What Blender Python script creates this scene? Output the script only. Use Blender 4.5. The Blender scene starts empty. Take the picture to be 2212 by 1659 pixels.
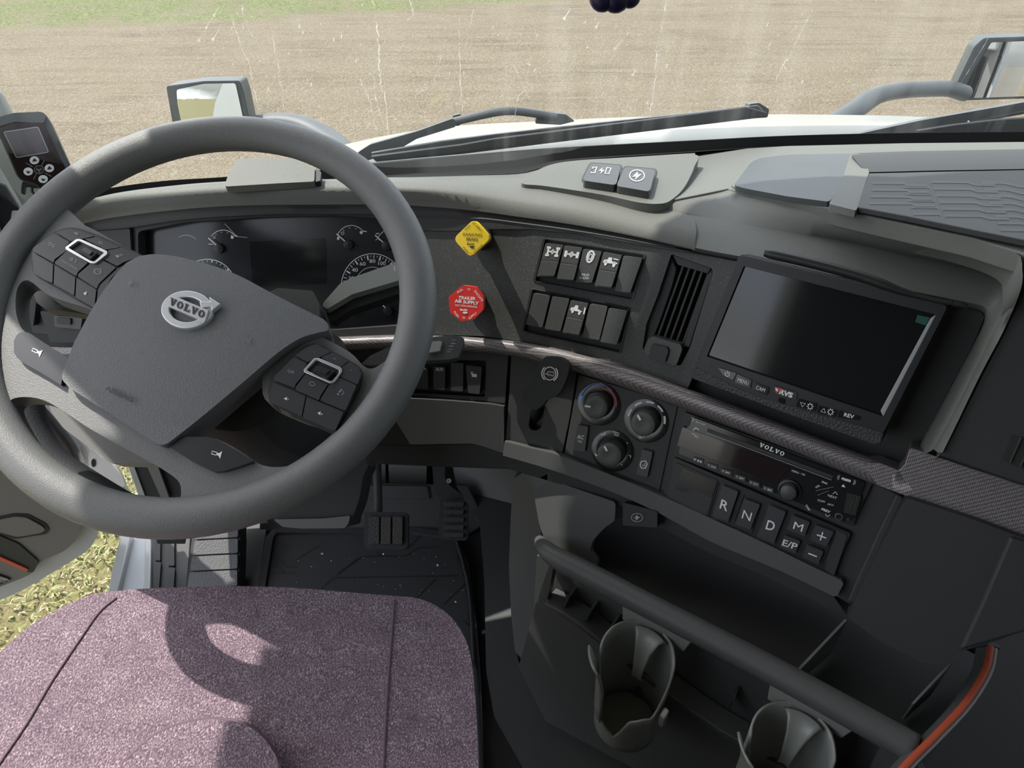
import bpy, bmesh, math, random
import numpy as np
from mathutils import Vector, noise as mnoise
R_ = math.radians
scn = bpy.context.scene
COL = scn.collection
# ------------------------------------------------ camera
CAM = np.array([0, 0, 1.15]); YAW = R_(2.0); PIT = R_(37.0); FPX = 1500.0
_F = np.array([math.sin(YAW), math.cos(YAW), 0]); _R = np.array([math.cos(YAW), -math.sin(YAW), 0]); _Z = np.array([0, 0, 1.0])
LOOK = _F*math.cos(PIT) - _Z*math.sin(PIT); UPV = _F*math.sin(PIT) + _Z*math.cos(PIT)
cd = bpy.data.cameras.new('camera'); cam = bpy.data.objects.new('camera', cd); COL.objects.link(cam)
cd.sensor_width = 36; cd.lens = FPX/2212*36; cd.clip_start = .02; cd.clip_end = 500
cam.location = CAM; cam.rotation_euler = (math.pi/2-PIT, 0, -YAW)
scn.camera = cam
# ------------------------------------------------ world, sun, exposure
scn.view_settings.view_transform = 'Standard'; scn.view_settings.look = 'None'
scn.view_settings.gamma = 1; scn.view_settings.use_curve_mapping = False
scn.view_settings.exposure = 0.38
SUN = Vector((-.462, .255, .850)).normalized()
w = bpy.data.worlds.new('sky'); scn.world = w; w.use_nodes = True
nt = w.node_tree; N = nt.nodes; L = nt.links
bg = N['Background']; bg.inputs[1].default_value = 0.40
sky = N.new('ShaderNodeTexSky'); sky.sky_type = 'NISHITA'; sky.sun_disc = False
sky.sun_elevation = math.asin(SUN.z); sky.sun_rotation = math.atan2(SUN.x, SUN.y); sky.dust_density = 2
tc = N.new('ShaderNodeTexCoord'); mp = N.new('ShaderNodeMapping'); mp.inputs['Scale'].default_value = (1, 1, 2.6)
cn = N.new('ShaderNodeTexNoise'); cn.inputs['Scale'].default_value = 3; cn.inputs['Detail'].default_value = 7
cr = N.new('ShaderNodeValToRGB'); cr.color_ramp.elements[0].position = .46; cr.color_ramp.elements[1].position = .68
mx = N.new('ShaderNodeMix'); mx.data_type = 'RGBA'; mx.inputs[7].default_value = (3.2, 3.3, 3.4, 1)
L.new(tc.outputs['Generated'], mp.inputs[0]); L.new(mp.outputs[0], cn.inputs[0]); L.new(cn.outputs[0], cr.inputs[0])
L.new(cr.outputs[0], mx.inputs[0]); L.new(sky.outputs[0], mx.inputs[6]); hs = N.new('ShaderNodeHueSaturation'); hs.inputs['Saturation'].default_value = .45; L.new(mx.outputs[2], hs.inputs['Color']); L.new(hs.outputs[0], bg.inputs[0])
sd = bpy.data.lights.new('sun', 'SUN'); sd.energy = 5.0; sd.angle = R_(.55); sd.color = (1, .96, .88)
so = bpy.data.objects.new('sun', sd); COL.objects.link(so); so.rotation_euler = SUN.to_track_quat('Z', 'Y').to_euler()

# ------------------------------------------------ geometry helpers
def ray(px, py):
    return LOOK + (px-1106)/FPX*_R + (829.5-py)/FPX*UPV
def proj(P):
    d = np.array(P)-CAM; z = d@LOOK
    return (1106+FPX*(d@_R)/z, 829.5-FPX*(d@UPV)/z)
class Pl:                                    # flat surface
    def __init__(s, p, n):
        s.p = np.array(p, float); n = np.array(n, float); s.n = n/np.linalg.norm(n)
    def hit(s, px, py, h=0):
        r = ray(px, py); t = ((s.p+s.n*h-CAM)@s.n)/(r@s.n)
        return CAM+r*t, s.n
    def off(s, h): return Pl(s.p+s.n*h, s.n)
TAU = R_(25); TT = math.tan(TAU); Z0 = .70
_xs = np.linspace(-1.2, 1.6, 561)
_al = np.interp(_xs, [-.30, -.15, -.03, .12, .27, 1.6], np.radians([2, 4, 13, 23, 34, 36]))
_ys = np.concatenate([[0], np.cumsum(-np.tan((_al[1:]+_al[:-1])/2)*np.diff(_xs))]); _ys += .85-np.interp(-.2, _xs, _ys)
class Dash:                                  # wrap-around dashboard face, leaning back
    def __init__(s, d=0, tt=TT, z0=Z0, dy=0): s.d = d; s.T = tt; s.z0 = z0; s.dy = dy
    def g(s, x): return np.interp(x, _xs, _ys)+s.dy
    def hit(s, px, py, h=0):
        r = ray(px, py); h = h+s.d
        def F(t):
            P = CAM+r*t; sl = -math.tan(np.interp(P[0], _xs, _al)); G = math.sqrt(sl*sl+1+s.T*s.T)
            return (P[1]-s.g(P[0])-(P[2]-s.z0)*s.T)/G+h
        a, b = .1, 2.5
        for i in range(44):
            m = (a+b)/2
            if F(m) > 0: b = m
            else: a = m
        P = CAM+r*a; sl = -math.tan(np.interp(P[0], _xs, _al)); n = np.array([sl, -1, s.T])
        return P, n/np.linalg.norm(n)
    def off(s, h): return Dash(s.d+h, s.T, s.z0, s.dy)
DASH = Dash()
def pl_at(S, px, py, h=0):
    P, n = S.hit(px, py, h); return Pl(P, n)
TOP = Pl((0, 0, .79), (0, 0, 1)); FLOOR = Pl((0, 0, 0), (0, 0, 1))
_h = _R*-.304+_F*.596; WC = np.array([_h[0], _h[1], .799]); WN = np.array([0, -math.cos(R_(57.6)), math.sin(R_(57.6))])
W = Pl(WC, WN); WU = np.array([0, math.sin(R_(57.6)), math.cos(R_(57.6))]); WR = np.array([1., 0, 0])

def spl(pts, n=8, closed=False):             # smooth curve through points (any dimension)
    P = [np.array(p, float) for p in pts]; out = []; m = len(P)
    rng = range(m) if closed else range(m-1)
    for i in rng:
        p1 = P[i]; p2 = P[(i+1) % m]
        p0 = P[(i-1) % m] if (closed or i > 0) else 2*p1-p2
        p3 = P[(i+2) % m] if (closed or i < m-2) else 2*p2-p1
        for k in range(n):
            t = k/n
            out.append(.5*((2*p1)+(-p0+p2)*t+(2*p0-5*p1+4*p2-p3)*t*t+(-p0+3*p1-3*p2+p3)*t**3))
    if not closed: out.append(P[-1])
    return out
def rr(pts, r=5, n=4):                       # polygon with rounded corners
    P = [np.array(p, float) for p in pts]; out = []; m = len(P)
    for i in range(m):
        a, b, c = P[i-1], P[i], P[(i+1) % m]
        la, lc = np.linalg.norm(a-b), np.linalg.norm(c-b); d = min(r, la*.45, lc*.45)
        s = b+(a-b)/la*d; e = b+(c-b)/lc*d
        for k in range(n+1):
            t = k/n; out.append((1-t)**2*s+2*t*(1-t)*b+t*t*e)
    return out
def cen(pts): return np.mean([np.array(p, float) for p in pts], axis=0)
def inset(pts, f):
    c = cen(pts); return [c+(np.array(p)-c)*f for p in pts]
def cz(x0, y0, s, pts): return [(x0+x*s, y0+y*s) for x, y in pts]   # zoomed-crop pixels to photo pixels
def box_px(x0, y0, x1, y1): return [(x0, y0), (x1, y0), (x1, y1), (x0, y1)]

ORG = {}
def tag(o, label=None, cat=None, group=None, kind=None):
    if label: o['label'] = label
    if cat: o['category'] = cat
    if group: o['group'] = group
    if kind: o['kind'] = kind
    return o
def thing(name, label, cat, loc, group=None):
    o = bpy.data.objects.new(name, None); COL.objects.link(o); o.location = Vector([float(v) for v in loc]); o.empty_display_size = .02
    ORG[o] = np.array(loc, float); return tag(o, label, cat, group)
def org(p): return ORG.get(p, np.zeros(3))
def mk(name, V, Fc, mat, par=None, bev=0, seg=2, smooth=35, sub=0, label=None, bang=35):
    me = bpy.data.meshes.new(name); og = org(par) if par else np.zeros(3)
    if par is None and len(V):
        og = np.mean(np.array(V, float), axis=0)
    me.from_pydata([tuple(np.array(v, float)-og) for v in V], [], [tuple(f) for f in Fc]); me.update()
    bm = bmesh.new(); bm.from_mesh(me); bmesh.ops.recalc_face_normals(bm, faces=bm.faces); bm.to_mesh(me); bm.free()
    for p in me.polygons: p.use_smooth = True
    if smooth < 180: me.set_sharp_from_angle(angle=R_(smooth))
    if mat: me.materials.append(mat)
    o = bpy.data.objects.new(name, me); COL.objects.link(o)
    if par: o.parent = par; ORG[o] = org(par)
    else: o.location = Vector([float(v) for v in og]); ORG[o] = og
    if bev:
        m = o.modifiers.new('bevel', 'BEVEL'); m.width = bev; m.segments = seg; m.limit_method = 'ANGLE'; m.angle_limit = R_(bang); m.harden_normals = seg > 1
    if sub: m = o.modifiers.new('sub', 'SUBSURF'); m.levels = sub; m.render_levels = sub
    if label: o['label'] = label
    return o
def fill2d(outline, holes=(), step=None):
    bm = bmesh.new()
    for lp in [outline]+list(holes):
        vs = [bm.verts.new((float(p[0]), float(p[1]), 0)) for p in lp]
        for i in range(len(vs)): bm.edges.new((vs[i-1], vs[i]))
    bmesh.ops.triangle_fill(bm, use_beauty=True, use_dissolve=False, edges=bm.edges[:], normal=(0, 0, 1))
    if step:
        xs = [p[0] for p in outline]; ys = [p[1] for p in outline]
        for ax, lo, hi in ((0, min(xs), max(xs)), (1, min(ys), max(ys))):
            k = lo+step
            while k < hi-step*.3:
                no = (1, 0, 0) if ax == 0 else (0, 1, 0); co = (k, 0, 0) if ax == 0 else (0, k, 0)
                bmesh.ops.bisect_plane(bm, geom=bm.verts[:]+bm.edges[:]+bm.faces[:], dist=1e-4, plane_co=co, plane_no=no)
                k += step
    bm.verts.index_update()
    V = [(v.co.x, v.co.y) for v in bm.verts]; Fc = [[v.index for v in f.verts] for f in bm.faces]
    be = [(e.verts[0].index, e.verts[1].index) for e in bm.edges if len(e.link_faces) == 1]
    bm.free(); return V, Fc, be
def slab(name, out, S, h=0, t=.01, mat=None, par=None, holes=(), bev=.0012, seg=2, step=None, hf=None, smooth=35, label=None, bang=35):
    """solid plate: front outline traced in photo pixels, laid on surface S at height h, t thick"""
    V, Fc, be = fill2d(out, holes, step); n = len(V); A = []; B = []
    for x, y in V:
        hh = h+(hf(x, y) if hf else 0); P, nn = S.hit(x, y, hh); A.append(P); B.append(P-nn*t)
    faces = [list(f) for f in Fc]+[[i+n for i in reversed(f)] for f in Fc]+[[a, b, b+n, a+n] for a, b in be]
    return mk(name, A+B, faces, mat, par, bev, seg, smooth, label=label, bang=bang)
def sheet(name, out, S, h, mat, par, hf=None, step=None):   # printed ink
    V, Fc, be = fill2d(out, (), step)
    return mk(name, [S.hit(x, y, h)[0] for x, y in V], Fc, mat, par)
def strokes(items):
    """px-space drawing -> verts, faces. items: ('l', pts, width) ('p', pts) ('o', cx, cy, rx, ry, width[, rot]) ('c', cx,cy,rx,ry) ('t', str, A, B, C[, bold])"""
    V = []; Fc = []
    def add(vs, fs):
        b = len(V); V.extend([(float(v[0]), float(v[1])) for v in vs]); Fc.extend([[i+b for i in f] for f in fs])
    def line(pts, w, closed=False):
        P = [np.array(p, float) for p in pts]; m = len(P); vs = []; fs = []
        for i in range(m):
            a = P[i-1] if (i > 0 or closed) else P[i]; b = P[(i+1) % m] if (i < m-1 or closed) else P[i]
            d = b-a; d = d/(np.linalg.norm(d)+1e-9); nn = np.array([-d[1], d[0]])*w/2; vs += [P[i]+nn, P[i]-nn]
        for i in range(m if closed else m-1): j = (i+1) % m; fs.append([2*i, 2*i+1, 2*j+1, 2*j])
        add(vs, fs)
    for it in items:
        k = it[0]
        if k == 'l': line(it[1], it[2])
        elif k == 'lc': line(it[1], it[2], True)
        elif k == 'p':
            vv, ff, _ = fill2d(it[1]); add(vv, ff)
        elif k in 'oa':
            cx, cy, rx, ry, wd = it[1:6]; rot = R_(it[6]) if len(it) > 6 else 0; a0, a1 = (it[7], it[8]) if len(it) > 8 else (0, 360)
            full = abs(a1-a0) >= 360; m = 28; pts = []
            for i in range(m+(0 if full else 1)):
                a = R_(a0+(a1-a0)*i/m); x = rx*math.cos(a); y = ry*math.sin(a)
                pts.append((cx+x*math.cos(rot)-y*math.sin(rot), cy+x*math.sin(rot)+y*math.cos(rot)))
            line(pts, wd, full)
        elif k == 'c':
            cx, cy, rx, ry = it[1:5]; add([(cx+rx*math.cos(i*math.pi/10), cy+ry*math.sin(i*math.pi/10)) for i in range(20)], [list(range(20))])
        elif k == 't':
            s, A, B, C_ = it[1:5]; bold = it[5] if len(it) > 5 else 0
            vv, ff, w_ = glyphs(s, bold); A = np.array(A, float); ex = (np.array(B)-A)/w_; ey = (np.array(C_)-A)
            add([A+ex*x+ey*y for x, y in vv], ff)
    return V, Fc
_gc = {}
def glyphs(s, bold=0):
    if 'M' in s or 'N' in s: bold = 0
    if (s, bold) in _gc: return _gc[(s, bold)]
    cu = bpy.data.curves.new('lettering', 'FONT'); cu.body = s; cu.offset = bold; cu.resolution_u = 3
    ob = bpy.data.objects.new('lettering', cu); COL.objects.link(ob)
    dg = bpy.context.evaluated_depsgraph_get(); dg.update(); me = bpy.data.meshes.new_from_object(ob.evaluated_get(dg))
    vs = [(v.co.x, v.co.y) for v in me.vertices]; fs = [list(p.vertices) for p in me.polygons]
    bpy.data.objects.remove(ob); bpy.data.curves.remove(cu); bpy.data.meshes.remove(me)
    x0 = min(v[0] for v in vs); x1 = max(v[0] for v in vs); H = .69
    _gc[(s, bold)] = ([((x-x0), y/H) for x, y in vs], fs, x1-x0); return _gc[(s, bold)]
def ink(name, items, S, h, mat, par, label=None):
    V, Fc = strokes(items); return mk(name, [S.hit(x, y, h)[0] for x, y in V], Fc, mat, par, label=label)
def ink_split(name, items, S, h, mat, par, cents):
    grp = {}
    for it in items:
        a = it[1] if it[0] in ('l', 'lc', 'p') else ([it[2]] if it[0] == 't' else [it[1:3]]); c = cen([(float(q[0]), float(q[1])) for q in a])
        grp.setdefault(min(range(len(cents)), key=lambda i: (cents[i][0]-c[0])**2+(cents[i][1]-c[1])**2), []).append(it)
    for k in grp: ink(name, grp[k], S, h, mat, par)
def mapq(quad, items, wscale=None):
    """items drawn in a unit square (x right, y down) mapped to the pixel quad TL,TR,BR,BL"""
    q = [np.array(p, float) for p in quad]
    def M(p): x, y = p; return (1-x)*(1-y)*q[0]+x*(1-y)*q[1]+x*y*q[2]+(1-x)*y*q[3]
    sc = (np.linalg.norm(q[1]-q[0])+np.linalg.norm(q[3]-q[0]))/2; out = []
    for it in items:
        if it[0] in ('l', 'lc'): out.append((it[0], [M(p) for p in it[1]], it[2]*sc))
        elif it[0] == 'p': out.append(('p', [M(p) for p in it[1]]))
        elif it[0] == 'o':
            a0, a1 = (it[5], it[6]) if len(it) > 6 else (0, 360); m = 24; full = a1-a0 >= 360
            pts = [M((it[1]+it[3]*math.cos(R_(a0+(a1-a0)*i/m)), it[2]+it[3]*math.sin(R_(a0+(a1-a0)*i/m)))) for i in range(m+(0 if full else 1))]
            out.append(('lc' if full else 'l', pts, it[4]*sc))
        elif it[0] == 'c': out.append(('p', [M((it[1]+it[3]*math.cos(i*math.pi/8), it[2]+it[3]*math.sin(i*math.pi/8))) for i in range(16)]))
        elif it[0] == 't': out.append(('t', it[1], M(it[2]), M(it[3]), M(it[4]))+tuple(it[5:]))
    return out
def tube(name, pts, r, mat, par=None, n=12, caps=True, closed=False, smooth=60, oval=None, label=None):
    P = [np.array(p, float) for p in pts]; m = len(P); rs = r if isinstance(r, (list, tuple, np.ndarray)) else [r]*m
    V = []; Fc = []; ref = None
    for i in range(m):
        a = P[i-1] if (i > 0 or closed) else P[i]; b = P[(i+1) % m] if (i < m-1 or closed) else P[i]
        d = b-a; d /= np.linalg.norm(d)
        if ref is None: ref = np.array([0, 0, 1.]) if abs(d[2]) < .9 else np.array([1., 0, 0])
        u = ref-d*(ref@d); u /= np.linalg.norm(u); v = np.cross(d, u); ref = u
        ox, oy = oval if oval else (1, 1)
        for k in range(n):
            q = 2*math.pi*k/n; V.append(P[i]+rs[i]*(u*math.cos(q)*ox+v*math.sin(q)*oy))
    for i in range(m if closed else m-1):
        j = (i+1) % m
        for k in range(n): Fc.append([i*n+k, i*n+(k+1) % n, j*n+(k+1) % n, j*n+k])
    if caps and not closed: Fc += [list(range(n))[::-1], [(m-1)*n+k for k in range(n)]]
    return mk(name, V, Fc, mat, par, smooth=smooth, label=label)
def lathe(name, c, ax, prof, mat, par=None, n=32, smooth=35, bev=0, label=None):
    """prof: (radius, height along ax)"""
    ax = np.array(ax, float); ax /= np.linalg.norm(ax); u = np.cross(ax, [0, 0, 1.]) if abs(ax[2]) < .95 else np.cross(ax, [1., 0, 0]); u /= np.linalg.norm(u); v = np.cross(ax, u)
    V = []; Fc = []; m = len(prof); c = np.array(c, float)
    for r, hh in prof:
        for k in range(n): q = 2*math.pi*k/n; V.append(c+ax*hh+r*(u*math.cos(q)+v*math.sin(q)))
    for i in range(m-1):
        for k in range(n): Fc.append([i*n+k, i*n+(k+1) % n, (i+1)*n+(k+1) % n, (i+1)*n+k])
    if prof[0][0] > 1e-6: Fc.append(list(range(n))[::-1])
    if prof[-1][0] > 1e-6: Fc.append([(m-1)*n+k for k in range(n)])
    return mk(name, V, Fc, mat, par, bev, 2, smooth, label=label)
def loft(name, rails, mat, par=None, thick=0, closed=False, bev=0, smooth=50, seg=2, sub=0, label=None):
    m = len(rails); n = len(rails[0]); V = [np.array(p, float) for r in rails for p in r]; Fc = []
    for i in range(m-1):
        for k in range(n if closed else n-1): Fc.append([i*n+k, i*n+(k+1) % n, (i+1)*n+(k+1) % n, (i+1)*n+k])
    o = mk(name, V, Fc, mat, par, bev, seg, smooth, sub, label=label)
    if thick:
        mm = o.modifiers.new('solid', 'SOLIDIFY'); mm.thickness = thick; mm.offset = -1
    return o
def resamp(P, n):
    P = np.array(P, float); d = np.concatenate([[0], np.cumsum(np.linalg.norm(np.diff(P, axis=0), axis=1))]); s = np.linspace(0, d[-1], n)
    return np.stack([np.interp(s, d, P[:, k]) for k in range(P.shape[1])], 1)
def rail(S, pts, h=0, n=48, x=False):
    """pixel polyline -> 3D points on S"""
    P = np.array(spl(pts, 10))
    if x: xs = np.linspace(P[0, 0], P[-1, 0], n); P = np.stack([xs, np.interp(xs, P[:, 0], P[:, 1])], 1)
    else: P = resamp(P, n)
    return [S.hit(a, b, h)[0] for a, b in P]
def box(name, lo, hi, mat, par=None, bev=.003, label=None, seg=2):
    (a, b, c), (d, e, f) = lo, hi
    V = [(a, b, c), (d, b, c), (d, e, c), (a, e, c), (a, b, f), (d, b, f), (d, e, f), (a, e, f)]
    return mk(name, V, [[0, 3, 2, 1], [4, 5, 6, 7], [0, 1, 5, 4], [1, 2, 6, 5], [2, 3, 7, 6], [3, 0, 4, 7]], mat, par, bev, seg, label=label)
def hexa(name, A, B, mat, par=None, bev=.003, seg=2, smooth=35):   # prism between two matching loops
    n = len(A); return mk(name, list(A)+list(B), [list(range(n)), list(range(2*n-1, n-1, -1))]+[[i, (i+1) % n, (i+1) % n+n, i+n] for i in range(n)], mat, par, bev, seg, smooth)
def struct(o, label=None):
    o['kind'] = 'structure'
    if label: o['label'] = label
    return o

# ------------------------------------------------ materials
def newmat(name):
    m = bpy.data.materials.new(name); m.use_nodes = True; return m, m.node_tree.nodes, m.node_tree.links, m.node_tree.nodes['Principled BSDF']
def rgbs(c): return tuple((x/255)**2.2 for x in c)+(1,)
def plastic(name, col, rough=.5, grain=0, gs=900, spec=.5, metal=0, dust=0, var=.06, coat=0, speck=0):
    m, N, L, b = newmat(name); b.inputs['Roughness'].default_value = rough; b.inputs['Metallic'].default_value = metal
    b.inputs['Specular IOR Level'].default_value = spec; b.inputs['Coat Weight'].default_value = coat; b.inputs['Coat Roughness'].default_value = .05
    tc = N.new('ShaderNodeTexCoord'); nz = N.new('ShaderNodeTexNoise'); nz.inputs['Scale'].default_value = 9; nz.inputs['Detail'].default_value = 5
    L.new(tc.outputs['Object'], nz.inputs[0]); mix = N.new('ShaderNodeMix'); mix.data_type = 'RGBA'
    mix.inputs[6].default_value = tuple(c*(1-var) for c in col)+(1,); mix.inputs[7].default_value = tuple(min(1, c*(1+var)+dust) for c in col)+(1,)
    L.new(nz.outputs[0], mix.inputs[0]); outc = mix.outputs[2]
    if speck:
        vz = N.new('ShaderNodeTexNoise'); vz.inputs['Scale'].default_value = 850; vz.inputs['Detail'].default_value = 1; L.new(tc.outputs['Object'], vz.inputs[0])
        rp = N.new('ShaderNodeValToRGB'); rp.color_ramp.elements[0].position = .66; rp.color_ramp.elements[1].position = .74; L.new(vz.outputs[0], rp.inputs[0])
        pz = N.new('ShaderNodeTexNoise'); pz.inputs['Scale'].default_value = 14; L.new(tc.outputs['Object'], pz.inputs[0])
        mu = N.new('ShaderNodeMath'); mu.operation = 'MULTIPLY'; L.new(rp.outputs[0], mu.inputs[0]); L.new(pz.outputs[0], mu.inputs[1])
        m2 = N.new('ShaderNodeMix'); m2.data_type = 'RGBA'; L.new(mu.outputs[0], m2.inputs[0]); L.new(outc, m2.inputs[6]); m2.inputs[7].default_value = (speck,)*3+(1,); outc = m2.outputs[2]
    L.new(outc, b.inputs['Base Color'])
    if grain:
        g = N.new('ShaderNodeTexVoronoi'); g.inputs['Scale'].default_value = gs; L.new(tc.outputs['Object'], g.inputs[0])
        bp = N.new('ShaderNodeBump'); bp.inputs['Strength'].default_value = grain; bp.inputs['Distance'].default_value = .0006
        L.new(g.outputs[0], bp.inputs['Height']); L.new(bp.outputs[0], b.inputs['Normal'])
    return m
M = {}
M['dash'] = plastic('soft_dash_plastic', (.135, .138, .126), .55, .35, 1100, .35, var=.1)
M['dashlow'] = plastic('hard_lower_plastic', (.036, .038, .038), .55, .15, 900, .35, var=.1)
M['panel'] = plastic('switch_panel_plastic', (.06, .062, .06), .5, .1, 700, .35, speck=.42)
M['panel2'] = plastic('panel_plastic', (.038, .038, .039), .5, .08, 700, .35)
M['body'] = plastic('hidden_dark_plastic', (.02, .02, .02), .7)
M['switch'] = plastic('switch_plastic', (.055, .057, .055), .42, .06, 900, .45, speck=.22)
M['blackp'] = plastic('black_plastic', (.018, .018, .019), .42, 0, spec=.4)
M['blackt'] = plastic('black_textured_plastic', (.03, .03, .032), .5, .8, 420, .5)
M['gloss'] = plastic('gloss_black', (.012, .012, .013), .12, 0, spec=.5)
M['radio'] = plastic('radio_window', (.016, .009, .010), .06, 0, spec=.6)
M['screen'] = plastic('screen_glass', (.008, .009, .010), .08, 0, spec=.55)
M['lcd'] = plastic('display_grey', (.085, .075, .08), .25, 0, spec=.4)
M['lens'] = plastic('cluster_face', (.022, .023, .027), .16, 0, spec=.5)
M['rim'] = plastic('wheel_leather', (.135, .135, .132), .46, .40, 1300, .5, var=.12)
M['pad'] = plastic('airbag_cover', (.125, .127, .128), .5, .45, 1000, .4, var=.05)
M['btn'] = plastic('wheel_button', (.04, .041, .045), .36, .05, 900, .45)
M['horn'] = plastic('horn_panel', (.025, .026, .03), .28, 0, spec=.6)
M['silver'] = plastic('satin_silver', (.62, .63, .65), .3, 0, metal=.7)
M['chrome'] = plastic('emblem_metal', (.6, .61, .63), .35, 0, metal=.5)
M['white'] = plastic('white_ink', (.75, .75, .75), .5)
M['ink2'] = plastic('grey_ink', (.32, .33, .34), .5)
M['dim'] = plastic('faint_ink', (.14, .15, .16), .5)
M['black'] = plastic('black_ink', (.02, .02, .02), .5)
M['yellow'] = plastic('yellow_plastic', (.80, .55, .02), .32, 0, spec=.5, var=.04)
M['red'] = plastic('red_plastic', (.62, .035, .03), .32, 0, spec=.5, var=.04)
M['blueink'] = plastic('blue_ink', (.06, .13, .42), .5)
M['redink'] = plastic('red_ink', (.5, .05, .04), .5)
M['teal'] = plastic('green_sticker', (.005, .07, .055), .4)
M['orange'] = plastic('orange_seal', (.5, .085, .035), .5)
M['paint'] = plastic('white_paint', (.36, .37, .36), .25, 0, spec=.5, var=.03, coat=.3)
M['greyp'] = plastic('grey_metal_paint', (.40, .42, .43), .4, 0, var=.05)
M['seal'] = plastic('black_seal_rubber', (.012, .012, .013), .75, 0, spec=.25)
M['rubber'] = plastic('rubber', (.022, .023, .025), .6, .3, 500, .4)
M['wiper'] = plastic('wiper_black', (.03, .034, .038), .4, .1, 300, .5, dust=.05)
M['mirrorshell'] = plastic('mirror_shell', (.05, .057, .06), .45, .1, 300, .4, dust=.02)
M['mat'] = plastic('floor_mat_rubber', (.034, .034, .036), .55, .15, 300, .35, dust=.012)
M['foot'] = plastic('stippled_rubber', (.10, .10, .105), .6, 1.0, 330, .4, var=.3)
M['console'] = plastic('console_plastic', (.082, .084, .083), .48, .12, 900, .4)
M['doortrim'] = plastic('door_trim_grey', (.15, .145, .135), .55, .2, 700, .3)
M['light'] = plastic('light_trim', (.33, .34, .31), .5, .15, 700, .3)
M['cup'] = plastic('cup_holder_plastic', (.24, .25, .23), .33, .05, 900, .5)
M['metalw'] = plastic('weathered_white_metal', (.62, .60, .56), .5, 0, var=.25)
M['navy'] = plastic('navy_bead', (.015, .012, .05), .35)
M['mirror'] = plastic('mirror_glass', (.85, .87, .88), .01, 0, metal=1, var=.01)
M['roof'] = plastic('headliner', (.35, .34, .32), .8)
M['brown'] = plastic('worn_pedal_rubber', (.05, .045, .04), .5, .9, 420, .4)
def trim_mat():
    m, N, L, b = newmat('woven_trim'); tc = N.new('ShaderNodeTexCoord'); mp = N.new('ShaderNodeMapping'); mp.inputs['Rotation'].default_value = (0, 0, .3)
    L.new(tc.outputs['Object'], mp.inputs[0]); v = N.new('ShaderNodeTexVoronoi'); v.inputs['Scale'].default_value = 560; v.inputs['Randomness'].default_value = .15
    L.new(mp.outputs[0], v.inputs[0]); r = N.new('ShaderNodeValToRGB'); r.color_ramp.elements[0].position = .25; r.color_ramp.elements[1].position = .6
    r.color_ramp.elements[0].color = (.38, .36, .35, 1); r.color_ramp.elements[1].color = (.12, .10, .11, 1)
    L.new(v.outputs[0], r.inputs[0]); L.new(r.outputs[0], b.inputs['Base Color']); b.inputs['Roughness'].default_value = .35; b.inputs['Metallic'].default_value = .35
    bp = N.new('ShaderNodeBump'); bp.inputs['Strength'].default_value = .4; bp.inputs['Distance'].default_value = .0005; bp.invert = True
    L.new(v.outputs[0], bp.inputs['Height']); L.new(bp.outputs[0], b.inputs['Normal']); return m
M['trim'] = trim_mat()
def fabric_mat():
    m, N, L, b = newmat('heather_fabric'); tc = N.new('ShaderNodeTexCoord')
    mp = N.new('ShaderNodeMapping'); mp.inputs['Scale'].default_value = (1, .62, 1); L.new(tc.outputs['Object'], mp.inputs[0])
    n1 = N.new('ShaderNodeTexNoise'); n1.inputs['Scale'].default_value = 820; n1.inputs['Detail'].default_value = 2; L.new(mp.outputs[0], n1.inputs[0])
    n2 = N.new('ShaderNodeTexNoise'); n2.inputs['Scale'].default_value = 35; n2.inputs['Detail'].default_value = 3; L.new(tc.outputs['Object'], n2.inputs[0])
    ad = N.new('ShaderNodeMath'); ad.operation = 'MULTIPLY_ADD'; ad.inputs[1].default_value = .18; L.new(n2.outputs[0], ad.inputs[0]); L.new(n1.outputs[0], ad.inputs[2])
    r = N.new('ShaderNodeValToRGB'); e = r.color_ramp.elements; e[0].position = .44; e[0].color = (.095, .062, .085, 1); e[1].position = .84; e[1].color = (.48, .40, .42, 1)
    x = e.new(.56); x.color = (.15, .105, .128, 1); x = e.new(.68); x.color = (.23, .17, .195, 1)
    L.new(ad.outputs[0], r.inputs[0]); L.new(r.outputs[0], b.inputs['Base Color']); b.inputs['Roughness'].default_value = .95; b.inputs['Specular IOR Level'].default_value = .15
    b.inputs['Sheen Weight'].default_value = .25
    v = N.new('ShaderNodeTexVoronoi'); v.inputs['Scale'].default_value = 480; L.new(mp.outputs[0], v.inputs[0])
    bp = N.new('ShaderNodeBump'); bp.inputs['Strength'].default_value = .5; bp.inputs['Distance'].default_value = .001; bp.invert = True
    L.new(v.outputs[0], bp.inputs['Height']); L.new(bp.outputs[0], b.inputs['Normal']); return m
M['fabric'] = fabric_mat()
M['thread'] = plastic('fabric_piping', (.13, .085, .11), .9, .5, 600)
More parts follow.
